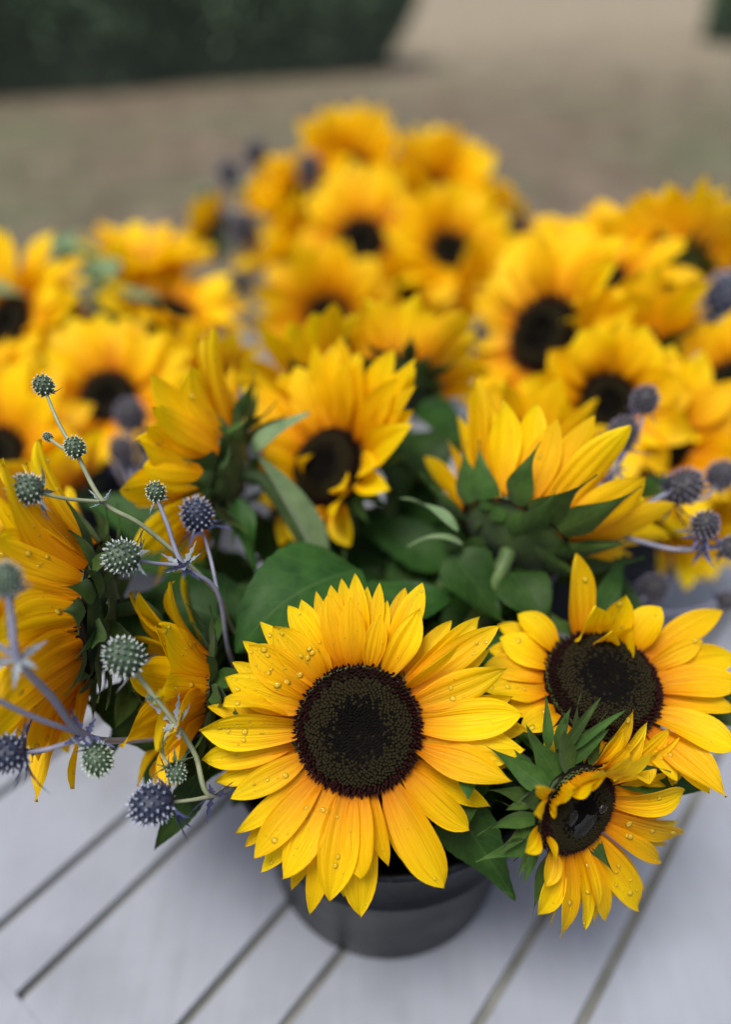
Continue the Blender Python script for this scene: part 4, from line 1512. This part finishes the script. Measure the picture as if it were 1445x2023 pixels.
# left bouquet
soft(20, 640, 0.76, (-0.30, 0.22, 0.90), 0.027, 0.070, 'left', 'sunflower with wide long petals at the outermost corner of the low spreading bouquet', GL, 71, 0.12, 26, 0.024)
soft(215, 785, 0.66, (0.05, 0.25, 0.95), 0.024, 0.054, 'left', 'sunflower with round dark disc behind the violet-grey thistle trio', GL, 72, 0.15, 24)
soft(285, 535, 0.86, (0.05, 0.60, 0.40), 0.026, 0.058, 'left', 'topmost sunflower of the low spreading bouquet, petals raised', GL, 73, 0.45, 24)
soft(335, 620, 0.80, (0.20, 0.60, 0.45), 0.026, 0.058, 'left', 'flat upturned sunflower just under the topmost of the low spreading bouquet', GL, 74, 0.28, 24)
soft(395, 765, 0.70, (0.10, 0.75, -0.15), 0.022, 0.048, 'left', 'sunflower with raised petals behind the edge-on one at the bare white boards', GL, 75, 0.65, 24)
soft(-5, 900, 0.62, (-0.05, 0.20, 0.92), 0.024, 0.056, 'left', 'sunflower with dark disc behind the small green thistle heads', GL, 76, 0.15, 24)
soft(105, 985, 0.56, (-0.30, 0.75, 0.1), 0.020, 0.044, 'left', 'sunflower with raised petals beside the violet-grey thistle trio', GL, 77, 0.75, 24)
soft(110, 715, 0.80, (-0.05, 0.40, 0.70), 0.022, 0.050, 'left', 'sunflower squeezed between the wide long-petalled one and the round dark disc', GL, 78, 0.60, 24)
soft(-40, 790, 0.70, (-0.20, 0.50, 0.50), 0.022, 0.052, 'left', 'sunflower at the outer side of the low bouquet under the long-petalled one', GL, 79, 0.5, 24)

# back bouquet
soft(715, 477, 0.97, (-0.05, 0.05, 1.0), 0.030, 0.066, 'back', 'sunflower with the roundest dark disc, facing outward in the tallest bouquet', GB, 81, 0.12, 28, 0.024)
soft(888, 497, 0.95, (0.10, 0.15, 0.95), 0.026, 0.062, 'back', 'sunflower with dark disc half hidden by petals in the tallest bouquet', GB, 82, 0.25, 26, 0.024)
soft(650, 632, 0.92, (-0.10, -0.10, 0.95), 0.028, 0.068, 'back', 'lowest sunflower of the tallest bouquet, dark disc behind the foremost upright petals', GB, 83, 0.20, 24, 0.024)
soft(695, 338, 1.06, (-0.05, 0.30, 0.80), 0.026, 0.066, 'back', 'highest sunflower of all, at the peak of the tallest bouquet', GB, 84, 0.80, 36, 0.026)
soft(862, 385, 1.04, (0.15, 0.30, 0.75), 0.026, 0.068, 'back', 'second highest sunflower, beside the peak of the tallest bouquet', GB, 85, 0.80, 36, 0.026)
soft(555, 395, 1.05, (-0.45, 0.35, 0.60), 0.020, 0.048, 'back', 'small sunflower next to the dark violet thistle head high in the tall bouquet', GB, 86, 0.75, 24, 0.022)
soft(570, 500, 1.00, (-0.55, 0.35, 0.40), 0.024, 0.058, 'back', 'sunflower on the flank of the tallest bouquet beside the bushy violet sprig', GB, 87, 0.75, 26, 0.024)
soft(1000, 460, 1.04, (0.60, 0.55, 0.10), 0.022, 0.048, 'back', 'small sunflower at the tall bouquet side next to the pale thistle head', GB, 88, 0.65, 24, 0.022)
soft(930, 600, 0.94, (0.40, 0.10, 0.60), 0.024, 0.060, 'back', 'closed sunflower low in the tall bouquet beside the tall oval disc', GB, 89, 0.90, 26, 0.024)
soft(790, 590, 0.96, (0.15, -0.15, 0.80), 0.022, 0.055, 'back', 'closed sunflower low in the tall bouquet under the roundest disc', GB, 90, 0.95, 26, 0.024)
soft(425, 465, 1.04, (-0.65, 0.35, -0.1), 0.020, 0.042, 'back', 'small sunflower leaning out on its own beside the bushy violet sprig', GB, 91, 0.55, 20, 0.018)
soft(780, 395, 1.10, (0.05, 0.5, 0.6), 0.024, 0.058, 'back', 'sunflower in the gap between the two highest ones of the tallest bouquet', GB, 92, 0.5, 26, 0.024)
soft(620, 400, 1.06, (-0.2, 0.4, 0.7), 0.024, 0.058, 'back', 'sunflower behind the dark violet thistle head, petals forward', GB, 93, 0.8, 28, 0.024)
soft(930, 440, 1.06, (0.35, 0.45, 0.5), 0.024, 0.055, 'back', 'sunflower above the half hidden disc in the tallest bouquet, petals forward', GB, 94, 0.8, 26, 0.024)

filler('right', 12, 32, 'leafy green stem filling the bouquet behind the upright thistle sprig', (0.14, 0.19), 0.10)
filler('left', 4, 37, 'pale leafy stem at the rear of the low spreading bouquet', (0.22, 0.27), 0.19, (0.05, 0.08), arc=(R(75), R(130)), mat='leaf_pale')
filler('left', 13, 33, 'leafy green stem filling the low spreading bouquet', (0.14, 0.18), 0.12)
filler('back', 11, 34, 'leafy green stem filling the tall bouquet nearest the hedge', (0.14, 0.19), 0.10)

sh([[(940, 790, 0.66), (950, 720, 0.66), (957, 668, 0.66)]], [(957, 660, 0.66, 60, 'violet', 952, 700, dict(bracts=8, blen=0.7))], [],
   'right', 'single thistle head rising alone in front of the tall oval disc', 61, 'ery_stem_blue', 0.0014)
sh([[(262, 980, 0.56), (262, 900, 0.57), (260, 830, 0.575)], [(262, 960, 0.56), (245, 920, 0.56), (240, 895, 0.56)], [(262, 960, 0.56), (285, 920, 0.57), (292, 885, 0.58)]],
   [(258, 822, 0.575, 64, 'violet', 262, 870, dict(bracts=7, blen=0.7)), (240, 890, 0.56, 52, 'violet', 246, 920, dict(bracts=7, blen=0.6)),
    (292, 880, 0.58, 52, 'violet', 285, 915, dict(bracts=7, blen=0.6))], [],
   'left', 'thistle sprig of three violet-grey heads in front of the low spreading bouquet', 62, 'ery_stem_blue', 0.0014)
sh([[(560, 560, 1.00), (500, 450, 1.02), (480, 360, 1.04), (500, 310, 1.05)], [(510, 470, 1.02), (470, 440, 1.02), (455, 345, 1.04)], [(520, 500, 1.01), (480, 500, 1.0), (478, 455, 1.0)],
    [(500, 450, 1.02), (440, 410, 1.03), (410, 390, 1.04)], [(520, 520, 1.01), (500, 560, 0.98), (470, 560, 0.97)]],
   [(505, 302, 1.05, 46, 'violet', 495, 340, dict(bracts=8, blen=0.9)), (452, 342, 1.04, 46, 'violet', 462, 380, dict(bracts=8, blen=0.9)),
    (478, 450, 1.0, 60, 'violet', 480, 490, dict(bracts=8, blen=0.9)), (405, 388, 1.04, 40, 'green', 430, 405, dict(bracts=10, blen=1.0)),
    (468, 560, 0.97, 54, 'violet', 500, 560, dict(bracts=8, blen=0.9))],
   [(500, 450, 1.02, (-0.3, 0.6, 0.6), 0.03, 'ery_bract_green'), (480, 370, 1.03, (-0.3, 0.6, 0.6), 0.025, 'ery_bract_green')],
   'back', 'bushy violet thistle sprig on the flank of the tallest bouquet', 63, 'ery_stem_blue', 0.0016)
sh([[(650, 500, 1.0), (620, 400, 0.99), (612, 340, 0.99)]], [(611, 332, 0.99, 50, 'violet', 616, 370, dict(bracts=9, blen=0.9))], [],
   'back', 'dark violet thistle head set among the upper petals of the tall bouquet', 64, 'ery_stem_blue', 0.0014)
sh([[(1330, 760, 0.58), (1400, 680, 0.60), (1432, 610, 0.62)]], [(1436, 592, 0.62, 96, 'blue', 1424, 650, dict(bracts=8, blen=0.7))], [],
   'right', 'large pale violet thistle head standing above the bouquet edge, far out of focus', 65, 'ery_stem_blue', 0.0014)
sh([[(1100, 480, 0.9), (1040, 440, 0.98), (1020, 430, 1.0)]], [(1016, 428, 1.0, 44, 'violet', 1050, 445, dict(bracts=8, blen=0.7))], [],
   'back', 'pale thistle head between the tall bouquet and its neighbour', 66, 'ery_stem_blue', 0.0014)
